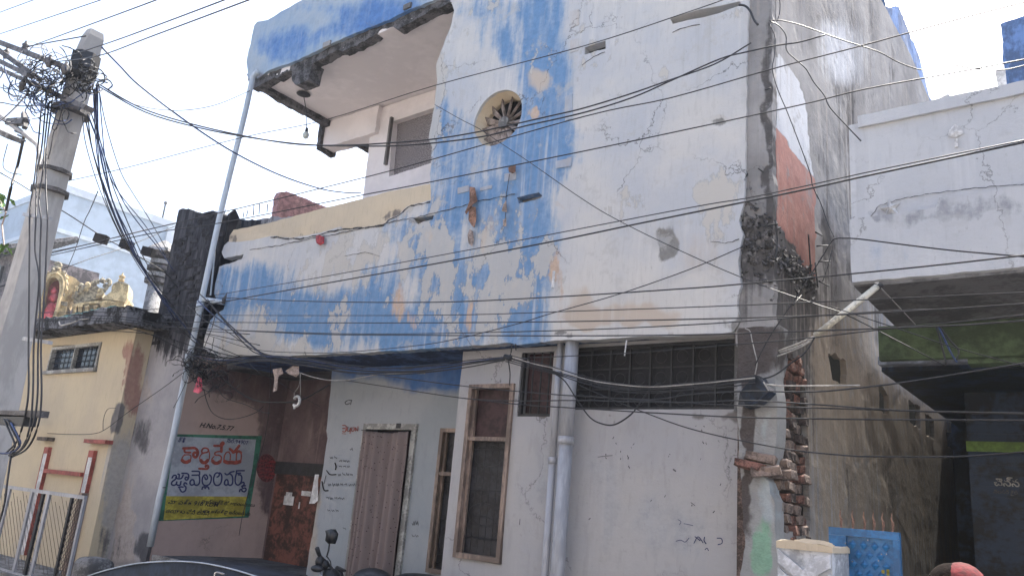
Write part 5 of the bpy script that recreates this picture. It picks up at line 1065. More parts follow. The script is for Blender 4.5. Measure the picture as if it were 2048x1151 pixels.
wire('second highest of the nearly level lines over the lower blue wall', [(330, 628), (432, 630), (860, 630), (1168, 621), (1380, 614), (1600, 605), (1900, 591), (2060, 584)], 5.8, 5.1, .0045, group=HG)
wire('third highest of the nearly level lines over the lower blue wall', [(300, 643), (600, 645), (860, 645), (1100, 643), (1380, 638), (1653, 630), (1900, 617), (2060, 606)], 5.8, 5.1, .0058, group=HG)
wire('fourth highest of the nearly level lines over the lower blue wall', [(250, 650), (335, 654), (613, 665), (820, 667), (1133, 660), (1380, 649), (1583, 635), (1800, 620), (1900, 619)], 5.8, 5.2, .005, group=HG)
wire('lowest of the nearly level lines along the bottom of the blue wall', [(250, 640), (335, 652), (613, 667), (860, 670), (1133, 671), (1380, 669), (1632, 661), (1900, 651), (2060, 640)], 5.8, 5.1, .006, group=HG)
wire('line under the wall edge crossing the dark grille', [(1042, 716), (1251, 706), (1380, 696), (1548, 682), (1632, 674), (1785, 656), (1900, 645), (2060, 628)], 5.9, 5.1, .005)
wire('slack line falling left from the torn corner across the cream wall', [(1512, 484), (1479, 496), (1380, 538), (1237, 588), (1100, 627), (1028, 649), (900, 680), (820, 692), (700, 703), (613, 705), (508, 698), (411, 668)], 5.95, 5.8, .005)
wire('diagonal line falling right from the round window to the white conduit', [(869, 209), (920, 238), (959, 258), (1001, 286), (1060, 325), (1168, 400), (1247, 446), (1380, 510), (1507, 564), (1632, 608), (1690, 628), (1797, 682), (1891, 731)], 5.9, 5.9, .0045)
wire('thin line continuing right from the conduit towards the green beam', [(1660, 612), (1745, 640), (1830, 668), (1912, 695), (2060, 735)], 5.8, 5.6, .004)
DG = 'lines crossing the side wall and the lane'
wire('upper dark line crossing the holed side wall towards the right edge', [(1080, 786), (1150, 791), (1300, 798), (1380, 788), (1488, 782), (1620, 783), (1700, 777), (1801, 765), (1905, 749), (2060, 724)], 5.9, 5.0, .006, m_wire, group=DG)
wire('pale line crossing the sooty bricks level with the dark hood', [(1533, 768), (1570, 771), (1650, 771), (1720, 770)], 5.7, 5.6, .006, m_wirew)
wire('second dark line crossing the holed side wall towards the right edge', [(690, 760), (770, 772), (922, 795), (1037, 801), (1150, 800), (1365, 804), (1488, 800), (1627, 808), (1801, 820), (2060, 826)], 5.9, 5.0, .0055, group=DG)
wire('third dark line crossing the holed side wall towards the right edge', [(770, 751), (933, 772), (1107, 788), (1180, 792), (1365, 805), (1532, 812), (1697, 817), (1900, 824), (2060, 828)], 5.9, 5.0, .0055, group=DG)
wire('fourth dark line crossing the holed side wall towards the right edge', [(922, 795), (1037, 808), (1180, 817), (1275, 823), (1462, 833), (1588, 836), (1731, 838), (2060, 840)], 5.9, 5.0, .006, group=DG)
wire('lowest sagging line crossing the bricks and the side wall', [(1160, 770), (1195, 786), (1289, 824), (1375, 855), (1480, 880), (1592, 900), (1680, 909), (1731, 912), (1870, 913), (1960, 910), (2060, 902)], 5.9, 5.0, .0055, group=DG)
wire('black loop of cable hanging below the grille beside the pipes', [(1107, 745), (1130, 762), (1155, 800), (1180, 834), (1205, 847), (1230, 848), (1262, 828), (1282, 802), (1300, 778), (1320, 765)], 5.85, 5.85, .0075)
wire('wavy line leaving the torn corner past the roof to the dark block', [(1538, 42), (1560, 41), (1600, 50), (1650, 68), (1690, 82), (1722, 92), (1760, 105), (1800, 126), (1845, 140), (1880, 132), (1910, 131), (1945, 137), (1990, 140), (2020, 138), (2060, 128)], 5.9, 6.4, .0055)
wire('thick dark cable snaking down the side wall to the white balcony', [(1541, 43), (1558, 52), (1572, 72), (1573, 100), (1590, 118), (1612, 138), (1628, 165), (1648, 190), (1660, 215), (1690, 248), (1722, 282)], 5.95, 6.1, .006)
wire('thin cable hanging from the torn corner down past the red wall', [(1540, 50), (1550, 75), (1549, 110), (1545, 140), (1556, 180), (1575, 225), (1600, 290), (1620, 345), (1625, 370), (1637, 398)], 5.95, 6.3, .005)
wire('short cable hanging down from the top of the side wall', [(1559, -10), (1560, 20), (1555, 42)], 5.95, 5.95, .005)
wire('cable arching over the white wall corner towards the dark pier', [(1478, 10), (1490, 12), (1500, 22), (1508, 40), (1516, 50)], 5.93, 5.93, .012)
wire('drooping line from the side wall across the white balcony', [(1510, 730), (1540, 672), (1590, 598), (1640, 520), (1662, 484), (1672, 477), (1690, 476), (1722, 478), (1800, 488), (1900, 500), (1990, 508), (2060, 514)], 5.9, 5.5, .006)
wire('steep thin line down the grey side wall to the knot of wires', [(1632, 385), (1643, 410), (1655, 445), (1668, 474)], 5.95, 5.95, .004)
wire('steep thin line falling from the knot of wires', [(1664, 500), (1655, 535), (1645, 563)], 5.95, 5.95, .004)
wire('brown cable curving from the conduit end under the dark hood', [(1629, 675), (1610, 705), (1583, 725), (1560, 743), (1543, 752), (1526, 757)], 5.75, 5.8, .007)
wire('white cord hanging at the pier beside the grille', [(1490, 656), (1500, 662), (1504, 680), (1510, 705), (1514, 725), (1510, 748)], 5.95, 5.95, .005, m_wirew)
for k, P in enumerate(([(1877, 652), (1890, 680), (1902, 705), (1914, 724)], [(1872, 652), (1878, 670), (1886, 700), (1892, 728)], [(1880, 654), (1900, 680), (1917, 700), (1913, 720)])):
    wire(('blue','straighter black','curled black')[k]+' cable loop hanging from the beam in the right-hand porch', P, 6.4, 6.4, .008, m_wireb if k == 0 else m_wire, group='loops under the white house')
# level bundle under the wall edge
BG = 'bundle of cables sagging under the blue wall'
bun = [(375, 708), (440, 722), (520, 716), (600, 722), (700, 737), (780, 742), (850, 739), (930, 728), (1010, 716)]
for k in range(7):
    o_ = [tw2.uniform(-2, 2)+(k-3)*2.4 for _ in bun]; P = [(x, y+o_[i]*(.4 if i in (0, len(bun)-1) else 1)) for i, (x, y) in enumerate(bun)]
    wire(('topmost','second','third','fourth','fifth','sixth','lowest')[k]+' strand of the black cable bunch under the blue wall left of the pipes', P, 5.7, 5.85, .006, m_wireb if k == 2 else m_wire, group=BG)
bun = [(1012, 714), (1060, 728), (1110, 742), (1160, 758), (1220, 772), (1300, 777), (1380, 773), (1440, 767), (1510, 757)]
for k in range(6):
    o_ = [tw2.uniform(-2, 2)+(k-2.5)*2.6 for _ in bun]; P = [(x, y+o_[i]) for i, (x, y) in enumerate(bun)]
    wire(('topmost','pale second','third','fourth','fifth','lowest')[k]+' strand of the cable bunch sagging across the dark grille', P, 5.85, 5.8, .0055, m_wirew if k == 1 else m_wire, group='bundle of cables over the grille')
wire('pale cord running with the bundle left of the pipes', [(590, 742), (640, 757), (690, 760), (760, 748), (850, 746)], 5.8, 5.85, .005, m_wirew)
wire('short tie strap hanging from the wall edge to the bundle', [(1024, 686), (1022, 705), (1017, 718), (1020, 745), (1019, 770)], 5.9, 5.9, .007)
tg = MB(); 
for k in range(6): tg.ball(tuple(WY(1016+tw2.uniform(-6, 6), 716+tw2.uniform(-4, 4), 5.85)), .025, 6, 4)
tag(tg.build('tape_knot', m_wire), 'taped knot of cables under the blue wall edge', 'knot', kind='stuff')
# thick bunch falling from the wall's left end
for k, (P, r_) in enumerate((([(400, 588), (425, 612), (450, 640), (480, 668), (520, 703), (560, 714)], .010), ([(395, 600), (425, 628), (460, 655), (490, 680), (530, 712), (560, 716)], .010), ([(415, 598), (432, 622), (452, 645), (492, 690), (520, 708), (600, 722)], .009), ([(375, 610), (410, 640), (450, 660), (500, 694), (540, 714)], .007))):
    wire(('topmost','blue second','third','lowest')[k]+' of the four thick cables falling past the left end of the blue wall', P, 5.7, 5.8, r_, m_wireb if k in (1,) else m_wire, group='thick cables at the left end of the blue wall')
wire('short loose wire zigzagging down by the drain pipe', [(430, 632), (424, 655), (414, 680), (406, 702)], 5.8, 5.8, .006)
wire('long thin wire falling across the porch mouth', [(487, 716), (520, 745), (560, 765), (600, 790), (640, 812)], 5.8, 6.0, .004)
wire('heavy cable swag hanging inside the porch', [(425, 740), (455, 765), (480, 785), (510, 800), (545, 804), (600, 800), (660, 768)], 5.9, 6.3, .011)
wire('thin cable loop sagging above the shop sign', [(408, 778), (413, 800), (425, 825), (450, 837), (480, 835), (510, 825), (527, 812)], 5.9, 6.1, .006)
wire('long wire hanging down the porch wall to the red circle', [(541, 720), (540, 790), (534, 850), (522, 905), (497, 985), (485, 1030), (478, 1070)], 6.0, 6.5, .005)
wire('tangled wire trailing across the brown wall above the house number', [(412, 752), (435, 775), (450, 795), (490, 808), (520, 822), (540, 826)], 5.95, 6.0, .006)
wire('wire crossing down the grey column to the yellow house', [(400, 722), (370, 742), (330, 772), (290, 800), (250, 828), (215, 855), (190, 866), (150, 868), (95, 866)], 5.7, 5.6, .006)
wire('short wire beside the lower drain pipe', [(383, 722), (375, 755), (360, 790), (347, 815)], 5.8, 5.8, .005)
wire('short curled wire on the yellow wall', [(232, 815), (215, 818), (207, 838), (206, 860)], 5.65, 5.65, .005)
# fan of service cables from the pole down to the blackened wall
FG = 'service cables fanning down from the pole'
fan = [([(193, 172), (194, 260), (215, 370), (245, 450), (285, 535), (310, 575), (345, 625)], .010), ([(170, 235), (190, 320), (212, 390), (250, 480), (290, 545), (330, 600)], .010), ([(176, 230), (205, 310), (225, 400), (262, 490), (300, 560), (340, 610)], .012), ([(182, 225), (206, 300), (222, 360), (245, 420), (280, 500), (318, 572)], .009),
       ([(195, 170), (199, 300), (225, 400), (258, 470), (300, 560), (350, 640)], .010), ([(196, 168), (212, 250), (240, 340), (265, 385), (300, 440), (345, 520)], .007), ([(190, 175), (200, 280), (240, 390), (280, 450), (320, 500), (350, 545)], .009), ([(188, 178), (196, 300), (206, 380), (232, 450), (270, 520), (300, 566)], .008),
       ([(198, 170), (203, 240), (213, 330), (238, 385), (290, 450), (335, 515)], .008), ([(165, 232), (172, 290), (200, 380), (240, 470), (262, 500), (300, 560)], .007), ([(186, 178), (197, 330), (230, 430), (275, 520), (320, 590), (400, 690)], .008), ([(175, 228), (185, 300), (210, 375), (248, 470), (300, 552), (375, 650)], .009)]
for k, (P, r_) in enumerate(fan):
    wire('service cable in the dense fan dropping from the leaning pole to the blackened wall', P, 2.95, 5.75, r_*.8, (m_wireb, m_wire)[k % 2], group=FG)
wire('thin line dropping left of the cable fan to the temple roof', [(196, 382), (180, 420), (168, 445), (150, 500), (130, 548)], 3.2, 6.0, .006)
wire('line with three small boxes running from the pole to the vent pole', [(0, 345), (40, 368), (90, 400), (142, 432), (200, 470), (240, 492), (290, 520), (330, 545), (355, 575)], 3.0, 5.6, .008)
for k, (x, y, lab) in enumerate(((203, 475, 'largest leftmost of three dark boxes strung under the cable fan'), (254, 487, 'middle one of three dark boxes strung under the cable fan'), (297, 501, 'rightmost of three dark boxes strung under the cable fan'))):
    c = WY(x, y, (4.35, 4.7, 5.0)[k]); u_2 = Vector((.88, .42, -.22)).normalized(); b = MB(); b.bar(Vector(c)-Vector(RT)*.075, Vector(c)+Vector(RT)*.075-Vector((0, 0, .035)), .10, .11); tag(b.build('junction_box', m_irond), lab, 'box', 'junction boxes on the line')
wire('upper of two thin lines from the pole to the top of the blackened wall', [(95, 505), (180, 487), (280, 462), (350, 447)], 3.2, 5.8, .006); wire('thin line from the middle box down left over the temple', [(0, 573), (130, 535), (180, 517), (240, 498), (290, 478), (350, 452)], 3.2, 5.8, .006)
for k, P in enumerate(([(0, 625), (200, 624), (290, 620), (380, 607), (430, 600)], [(0, 645), (160, 640), (300, 648), (400, 660), (500, 668)], [(60, 655), (200, 660), (300, 668), (380, 690), (450, 716)], [(60, 640), (200, 636), (290, 645), (400, 680), (480, 712)], [(100, 628), (250, 634), (330, 650), (420, 668), (520, 690)], [(230, 650), (300, 668), (370, 700), (440, 714), (520, 712)], [(340, 640), (370, 665), (400, 690), (470, 712), (560, 716)])):
    wire(('highest level','second level','steeply falling third','long slanting fourth','highest slanting','short steep','shortest rightmost')[k]+' cable sweeping low over the yellow house roof to the wall corner', P, 3.6, 5.7, .0055, m_wire, group='cables over the yellow house roof')
# cables running down the pole
PG = 'vertical cables clipped down the pole'
for k, P in enumerate(([(84, 195), (78, 270), (70, 350), (60, 420), (59, 500), (58, 600), (57, 700), (57, 780), (50, 830), (35, 880), (12, 905)], [(92, 200), (84, 290), (74, 350), (72, 430), (70, 500), (78, 560), (68, 680), (66, 780), (60, 850), (44, 895), (18, 910)], [(98, 205), (90, 280), (86, 340), (78, 400), (82, 440), (80, 520), (80, 620), (76, 700), (75, 790), (66, 850), (48, 893), (20, 912)], [(104, 205), (93, 300), (92, 380), (95, 440), (92, 520), (88, 600), (82, 690), (83, 790), (76, 850), (55, 895), (22, 914)])):
    wire(('leftmost','second from left','third from left','rightmost')[k]+' of the four black cables clipped down the front of the leaning pole', P, 2.8, 2.68, .009, m_wire, group=PG)
for k, P in enumerate(([(8, 838), (18, 860), (30, 890), (20, 905)], [(14, 838), (28, 866), (38, 888), (24, 906)], [(22, 845), (36, 872), (40, 890), (20, 905), (-20, 905)], [(22, 910), (15, 960), (8, 1010), (-6, 1060)])):
    wire(('leftmost short','middle short','blue longer','long straight tail')[k]+' cable looping below the dark steel bar by the pole', P, 2.66, 2.66, .009, m_wireb if k == 2 else m_wire, group='loops below the dark steel bar')
wire('loose cable loop hanging from the crossarm left of the pole', [(115, 215), (108, 245), (104, 256), (112, 258), (120, 235), (125, 215)], 2.8, 2.8, .007)
wire('thin loose tail hanging below the cable loop', [(110, 258), (106, 270), (102, 295), (96, 318)], 2.8, 2.8, .006)
wire('dark cable entering from the left edge below the crossarms', [(-20, 100), (5, 108), (10, 140), (25, 172), (50, 188), (75, 185)], 2.7, 2.8, .009, m_wireb)
wire('lower cable entering from the left edge under the tangle', [(-20, 210), (0, 205), (40, 212), (80, 211), (110, 218)], 2.7, 2.8, .007)
wire('thin cable curling below the broken fitting', [(15, 288), (6, 330), (20, 345), (43, 349)], 3.1, 3.1, .006)
wire('pale cable draped diagonally under the crossarm', [(-20, 250), (0, 242), (30, 215), (48, 195), (60, 180)], 2.75, 2.8, .010, m_pvc)
# tangles nobody could count
def tangle(name, cx_, cy2, rx, ry, Y, n, r_, m, lab, seed, big=1.):
    rr_ = random.Random(seed); ps = []
    for _ in range(n):
        x, y = cx_+rr_.gauss(0, rx*.5), cy2+rr_.gauss(0, ry*.5); a = rr_.uniform(0, 6.3); P = []; L_ = rr_.randint(4, 9); da = rr_.uniform(-.9, .9)
        for i in range(L_):
            P.append(WY(x, y, Y+rr_.uniform(-.12, .12))); x += math.cos(a)*13*big; y += math.sin(a)*11*big; a += da+rr_.uniform(-.5, .5)
            x += (cx_-x)*.06; y += (cy2-y)*.06
        ps.append(smooth_pts(P, 3))
    return tag(curve(name, ps, r_, m, None, 0), lab, 'cables', kind='stuff')
tangle('cable_tangle', 75, 172, 60, 45, 2.8, 52, .006, m_wire, 'dense tangle of black cables around the crossarms left of the pole', 1, 1.3)
tangle('cable_tangle', 95, 190, 55, 38, 2.8, 26, .006, m_wireb, 'blue cables woven through the tangle left of the pole', 2, 1.3)
tangle('cable_tangle', 70, 130, 55, 36, 2.75, 12, .005, m_wirew, 'pale wires in the upper part of the pole tangle', 3, 1.2)
tangle('cable_tangle', 168, 150, 24, 34, 2.85, 30, .007, m_wire, 'black wires wrapped around the pole below its head', 4, .8)
tangle('cable_tangle', 400, 730, 34, 22, 5.75, 60, .006, m_wire, 'black nest of wires at the lower left corner of the blue wall', 5, .8)
tangle('cable_tangle', 440, 770, 34, 26, 5.85, 10, .005, m_wire, 'loose wires trailing below the black nest', 6, 1.1)

# ================================================================ things along the bottom edge
def frustum_bike():
    t = thing('motorcycle', 'black motorcycle with an upright mirror parked in front of the curtained door', 'motorcycle', (-5.8, 5.5, 0)); YM = 5.4
    cpt = WY(657, 1060, YM)
    m1 = [(650, 1058+2), (652, 1068), (650, 1080), (656, 1086), (661, 1086), (665, 1076), (667, 1066), (662, 1057)]
    q = [WY(x, y, YM) for x, y in m1]; n = len(q); vs = [p+np.array([0, 0, 0]) for p in q]+[p+np.array([.02, .045, 0]) for p in q]
    c_ = sum(q)/n; vs = vs+[c_+np.array([0, .07, 0])]
    put('mirror', mesh(vs, [tuple(range(n))]+[(i, n+i, n+(i+1) % n, (i+1) % n) for i in range(n)]+[(n+i, 2*n, n+(i+1) % n) for i in range(n)], 'mirror'), m_black, t, True)
    MB().tube([WY(659, 1085, YM+.02), WY(657, 1100, YM), WY(653, 1113, YM)], .008, 6).build('mirror_stem', m_black, t, True)
    MB().tube([WY(634, 1095, YM-.12), WY(637, 1105, YM-.08), WY(641, 1114, YM-.03), WY(650, 1120, YM+.05)], [.022, .021, .018, .014], 10).build('grip', m_black, t, True)
    MB().tube([WY(640, 1113, YM-.04), WY(652, 1122, YM), WY(668, 1140, YM+.1), WY(690, 1140, YM+.3), WY(678, 1134, YM+.46)], .013, 8).build('handlebar', m_black, t, True)
    MB().ball(tuple(WY(640, 1122, YM-.04)), .05, 10, 8, (.9, 1, 1.1)).ball(tuple(WY(650, 1128, YM)), .045, 10, 8).build('switch_housing', m_black, t, True)
    MB().tube([WY(655, 1113, YM), WY(661, 1122, YM), WY(663, 1140, YM), WY(660, 1160, YM)], .006, 6).build('brake_cable', m_black, t)
    MB().tube([WY(643, 1133, YM-.05), WY(643, 1160, YM-.05), WY(640, 1230, YM-.1)], .012, 8).build('fork', m_chrome, t, True)
    MB().tube([WY(649, 1133, YM), WY(650, 1160, YM), WY(648, 1230, YM)], .014, 8).build('fork', m_black, t, True)
    q = WY(634, 1136, YM-.1); MB().ball(tuple(q), .06, 12, 8, (1.3, .8, .55)).build('indicator', m_black, t, True)
    q = WY(660, 1158, YM+.05); MB().ball(tuple(q), .12, 14, 10, (.9, .9, .9)).build('headlamp', m_black, t, True)
    MB().tube([WY(674, 1134, YM+.45), WY(680, 1145, YM+.4), WY(684, 1152, YM+.35)], [.022, .03, .02], 8).build('grip', m_black, t, True)
    cx0 = cpt[0]
    MB().ball((cx0+.35, YM+.35, .72), .2, 14, 10, (1.4, .8, .75)).build('tank', m_black, t, True)
    MB().ball((cx0+.95, YM+.45, .80), .2, 14, 8, (2., .75, .4)).build('seat', m_black, t, True)
    MB().box((cx0+.3, YM+.22, .3), (cx0+.75, YM+.5, .66)).build('engine', m_steel, t)
    for dx in (-.2, 1.15):
        wv = [(cx0+dx+.29*math.cos(a), YM+.2+dx*.12, .33+.29*math.sin(a)) for a in np.linspace(0, 2*math.pi, 25)]
        wh = MB().tube(wv, .045, 8).build('wheel', m_black, t, True)
        sp = MB()
        for k in range(10): a = math.pi*k/5; sp.bar((cx0+dx, YM+.2+dx*.12, .33), (cx0+dx+.27*math.cos(a), YM+.2+dx*.12, .33+.27*math.sin(a)), .008)
        tag(sp.build('spokes', m_chrome, wh), kind='stuff')
    return t
frustum_bike()
# broken-topped gate pillar with chevron relief
gp = thing('gate_pillar', 'white gate pillar with chevron relief and a broken off top', 'pillar', (-1.5, 4.9, 0))
YG2 = 4.9; a_, b_2 = wx(1556, 1120, YG2), wx(1664, 1120, YG2); zt = wz(1610, 1093, YG2)
mp = mat('pillar_white', (.50, .52, .55), .85, .25, 5, .4)
cap = sheet('pillar_body', [(a_, 0, 0), (b_2, 0, 0), (b_2, zt-.01, 0), ((a_+b_2)/2, zt+.0, 0), (a_, zt, 0)], mp, gp, 'Y', YG2, .44, (), .06, .006, None, .004)
sheet('torn_top', [(a_-.005, YG2-.01, 0), (b_2+.01, YG2-.01, 0), (b_2+.01, YG2+.45, 0), (a_-.005, YG2+.45, 0)], m_cream, gp, 'Z', zt+.012, -.03, (), .04, .014, None, .03)
for k, P in enumerate(([(1560, 1091), (1600, 1083), (1640, 1086), (1668, 1093)], [(1568, 1088), (1610, 1080), (1650, 1085), (1664, 1090)], [(1590, 1082), (1630, 1083), (1655, 1088)])):
    q = [WY(x, y, YG2+.02+k*.1) for x, y in P]; MB().tube(q, .014, 5).build('splinter', m_cream, gp)
ml = mat('relief_white', (.60, .62, .66), .8, .2, 6, .2)
zc = wz(1606, 1138, YG2); xm = wx(1608, 1138, YG2)
for j, dz in enumerate((0, -.1, -.2)):
    for s_, x_ in ((-1, a_+.005), (1, b_2-.005)):
        P = [(xm, zc+dz), (xm, zc+dz-.075), (x_, zc+dz+.10-.075), (x_, zc+dz+.10)]
        y0_, y1_ = YG2-.022, YG2-.005; vs = [(x, y0_, z) for x, z in P]+[(x, y1_, z) for x, z in P]
        put('chevron', mesh(vs, [(0, 1, 2, 3), (4, 7, 6, 5), (0, 3, 7, 4), (1, 0, 4, 5), (2, 1, 5, 6), (3, 2, 6, 7)], 'chevron'), ml, gp)
# blue sheet metal gate
YS = 5.25
bg_ = thing('blue_gate', 'bright blue sheet metal gate with a diamond pattern behind the broken pillar', 'gate', (-1.3, YS, 0))
ga, gb = wx(1659, 1060, YS), wx(1799, 1060, YS); gt_ = wz(1730, 1058, YS)
MB().box((ga, YS-.02, gt_-.045), (gb, YS+.03, gt_)).box((ga, YS-.02, .1), (ga+.10, YS+.03, gt_-.046)).box((gb-.035, YS-.02, .1), (gb, YS+.03, gt_-.046)).build('frame', m_blueg, bg_)
box('panel', (ga+.1, YS, .1), (gb-.035, YS+.01, gt_-.046), m_blueg, bg_)
dm = None
for j in range(16):
    for i in range(5):
        x, z = ga+.135+i*.062+(.031 if j % 2 else 0), gt_-.09-j*.055
        if x > gb-.05: continue
        if dm is None: o = MB().add([(-.024, 0, 0), (0, -.012, .0), (0, 0, .028), (.024, 0, 0), (0, 0, -.028)], [(0, 1, 2), (2, 1, 3), (3, 1, 4), (4, 1, 0)]).build('diamond', m_blueg, bg_); dm = o.data
        else: o = put('diamond', dm, None, bg_)
        o.location = (x, YS-.004, z)
bo = None
for (x, y) in ((1691, 1085), (1736, 1079), (1763, 1107), (1773, 1107), (1705, 1122), (1757, 1120)):
    q = WY(x, y, YS-.02)
    if bo is None: o = MB().ball((0, 0, 0), .006, 6, 4).build('bolt', m_chrome, bg_); bo = o.data
    else: o = put('bolt', bo, None, bg_)
    o.location = tuple(q)
for (x, y, mm) in ((1766, 1142, 'y'), (1776, 1141, 'y'), (1776, 1146, 'y')):
    q = WY(x, y, YS-.02); box('yellow_tag', tuple(q-np.array([.008, .001, .01])), tuple(q+np.array([.008, .001, .01])), bpy.data.materials['sign_yellow'], bg_)
spk = None
for (x, y) in ((1682, 1035), (1706, 1033), (1729, 1035), (1748, 1034), (1766, 1036), (1785, 1030)):
    q = WY(x, 1057, YS); h = .10
    if spk is None: o = MB().tube([(0, 0, 0), (.004, 0, .05), (-.004, 0, .07), (0, 0, .11)], [.006, .009, .005, .001], 6).build('spike', m_rag, bg_); spk = o.data
    else: o = put('spike', spk, None, bg_)
    o.location = (q[0], YS, gt_)
# dark hooped cover near the porch
cvr = MB(); YC = 5.0; prof_ = [(150, 1165), (178, 1151), (220, 1138), (260, 1129), (300, 1124), (350, 1122), (400, 1125), (440, 1132), (480, 1142), (520, 1155)]
Q = smooth_pts([WY(x, y, YC) for x, y in prof_], 3); n = len(Q); vs = []
for dy, dz in ((0, 0), (.12, .02), (.5, .0), (.85, -.12)): vs += [q+np.array([0, dy, dz]) for q in Q]
vs += [np.array([q[0], YC, .05]) for q in Q]; fs = [(j*n+i, j*n+i+1, (j+1)*n+i+1, (j+1)*n+i) for j in range(3) for i in range(n-1)]+[(4*n+i, 4*n+i+1, i+1, i) for i in range(n-1)]
ct_ = thing('curved_cover', 'dark blue glossy curved cover with a pale rim in front of the porch', 'cover', (-8, YC, 0))
put('cover_sheet', mesh(vs, fs, 'cover'), mat('navy_vinyl', (.02, .028, .045), .7, .4, 2, .05), ct_, True)
curve('pale_rim', [[q+np.array([0, -.004, .004]) for q in Q]], .008, m_pvcw, ct_)
MB().tube([WY(429, 1151, YC-.06), WY(430, 1145, YC-.06), WY(434, 1143, YC-.06), WY(450, 1147, YC-.06)], .01, 6).build('handle', m_chrome, ct_)
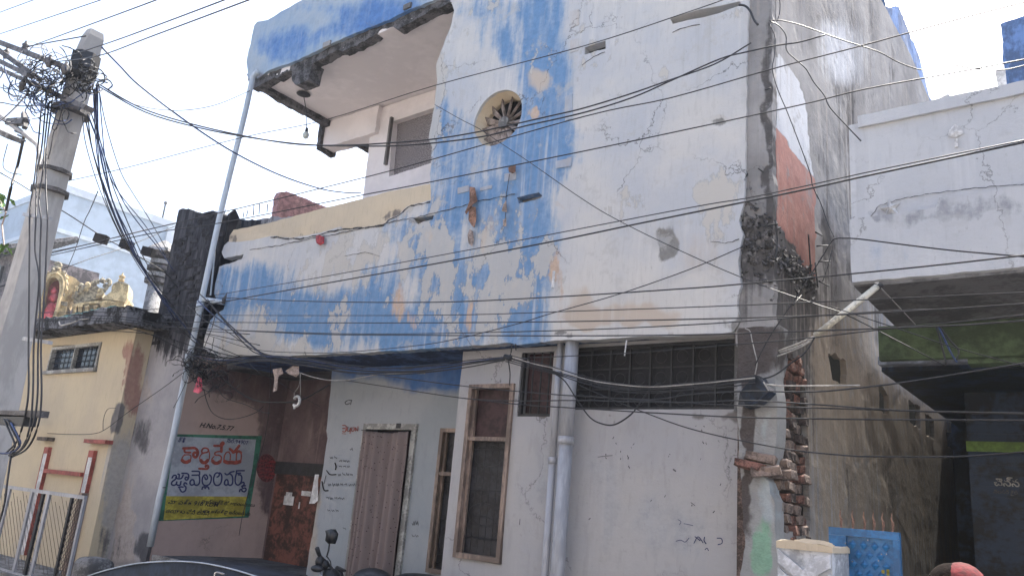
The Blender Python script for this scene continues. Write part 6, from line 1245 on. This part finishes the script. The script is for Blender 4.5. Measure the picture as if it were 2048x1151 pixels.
# person with a red scarf walking in the lane
m_skin = mat('brown_skin', (.24, .12, .075), .6, .15, 8, .05); m_hair = mat('dark_hair', (.016, .010, .008), .95, .3, 30, .3, spec=.1); m_scarf = mat('red_scarf', (.16, .008, .012), .85, .3, 8, .2); m_dress = mat('maroon_dress', (.16, .03, .05), .9, .3, 5, .2)
def person():
    hp_ = WY(1912, 1146, 3.6); X0, Y0, H = hp_[0], 3.6, float(WY(1912, 1129, 3.6)[2])
    t = thing('person', 'person with dark hair and a red headscarf, only the top of the head in view', 'person', (X0, Y0, 0))
    k = H/1.55
    V = [(0, 0, .86), (0, 0, 1.05), (0, -.01, 1.22), (0, -.01, 1.30), (0, -.02, 1.38), (0, -.03, 1.46), (-.17, 0, 1.24), (-.21, .0, 1.0), (-.2, -.08, .78), (-.2, -.1, .70), (.17, 0, 1.24), (.21, .0, 1.0), (.2, -.08, .78), (.2, -.1, .70),
         (-.09, 0, .80), (-.1, -.01, .45), (-.1, .02, .08), (-.1, -.12, .03), (.09, 0, .80), (.1, -.01, .45), (.1, .02, .08), (.1, -.12, .03)]
    E_ = [(0, 1), (1, 2), (2, 3), (3, 4), (4, 5), (2, 6), (6, 7), (7, 8), (8, 9), (2, 10), (10, 11), (11, 12), (12, 13), (0, 14), (14, 15), (15, 16), (16, 17), (0, 18), (18, 19), (19, 20), (20, 21)]
    rad = [.15, .13, .14, .055, .075, .07, .06, .045, .032, .035, .06, .045, .032, .035, .09, .06, .042, .035, .09, .06, .042, .035]
    me = bpy.data.meshes.new('person_body'); me.from_pydata([(x*k+X0, y*k+Y0, z*k) for x, y, z in V], E_, []); o = bpy.data.objects.new('body', me); C.objects.link(o); setp(o, t); me.materials.append(m_skin)
    o.modifiers.new('skin', 'SKIN').use_smooth_shade = True
    for i, v in enumerate(me.skin_vertices[0].data): v.radius = (rad[i]*k, rad[i]*k*.85); v.use_root = i == 0
    o.modifiers.new('sub', 'SUBSURF').levels = 2; o.modifiers['sub'].render_levels = 2
    hc = (X0, Y0-.03*k, H-.115)
    MB().ball(hc, .095, 16, 12, (.86, 1.0, 1.2)).ball((hc[0]-.005, hc[1]-.095, hc[2]-.01), .018, 8, 6, (.8, 1, 1.3)).ball((hc[0]-.03, hc[1]-.083, hc[2]+.02), .012, 8, 6).ball((hc[0]+.03, hc[1]-.083, hc[2]+.02), .012, 8, 6).build('head', m_skin, t, True)
    MB().ball((hc[0]-.012, hc[1]+.01, hc[2]+.012), .104, 16, 12, (.9, .98, 1.06)).build('hair', m_hair, t, True)
    sv = []; n_, m_2 = 16, 10
    sb = MB(); sb.ball((hc[0]+.022, hc[1]+.015, hc[2]+.012), .112, 18, 12, (.86, .98, 1.04)); sb.tube([(hc[0]+.03, hc[1]+.04, hc[2]-.02), (hc[0]+.03, hc[1]+.06, hc[2]-.2), (hc[0]+.02, hc[1]+.1, hc[2]-.45)], [.1, .12, .16], 14)
    sb.build('headscarf', m_scarf, t, True)
    MB().tube([(X0, Y0, .12), (X0, Y0, .5), (X0, Y0, .88*k), (X0, Y0, 1.1*k), (X0, Y0, 1.27*k)], [.24, .2, .175, .16, .1], 18).build('dress', m_dress, t, True)
    for s_ in (-1, 1):
        for f in range(5):
            bx = X0+s_*.2*k; a = -.05+f*.016; hb = .70*k
            L3 = (.045, .06, .065, .06, .05)[f]
            if f == 0: MB().tube([(bx-s_*.015, Y0-.11*k, hb+.02), (bx-s_*.03, Y0-.135*k, hb-.005), (bx-s_*.032, Y0-.14*k, hb-.03)], [.010, .009, .006], 6).build('thumb', m_skin, t, True)
            else: MB().tube([(bx+s_*.004, Y0-.1*k+a*.9, hb-.01), (bx+s_*.004, Y0-.1*k+a, hb-.03), (bx-s_*.006, Y0-.1*k+a, hb-.03-L3)], [.010, .009, .006], 6).build('finger', m_skin, t, True)
person()

# unseen house added across the street behind the camera, to block and bounce light
oh = thing('unseen_opposite_house', 'unseen plain plastered house added across the street to shade and bounce light', 'house', (-8, -4.2, 0))
m_opp = mat('opposite_plaster', (.56, .52, .48), .9, .3, 1, .2)
box('front_wall', (-26, -4.5, 0), (9, -4.2, 7.2), m_opp, oh); box('roof_slab', (-26.2, -10, 7.2), (9.2, -3.8, 7.4), m_concl, oh)
for k in range(10): f_ = box('window_frame', (-24+k*3.3, -4.2, 1.0), (-22.8+k*3.3, -4.14, 2.3), m_frame, oh); box('pane', (-23.9+k*3.3, -4.14, 1.1), (-22.9+k*3.3, -4.13, 2.2), m_glassD, f_)

hz = MB().box((-420, -170, -1), (220, 520, 24)).build('haze', None); tag(hz, kind='stuff')
mh = bpy.data.materials.new('haze_air'); mh.use_nodes = True; n_ = mh.node_tree; n_.nodes.remove(n_.nodes['Principled BSDF'])
pvn = n_.nodes.new('ShaderNodeVolumePrincipled'); pvn.inputs['Color'].default_value = (.85, .92, 1, 1); pvn.inputs['Density'].default_value = HAZE; pvn.inputs['Anisotropy'].default_value = .3
n_.links.new(pvn.outputs[0], n_.nodes['Material Output'].inputs['Volume']); hz.data.materials.append(mh)
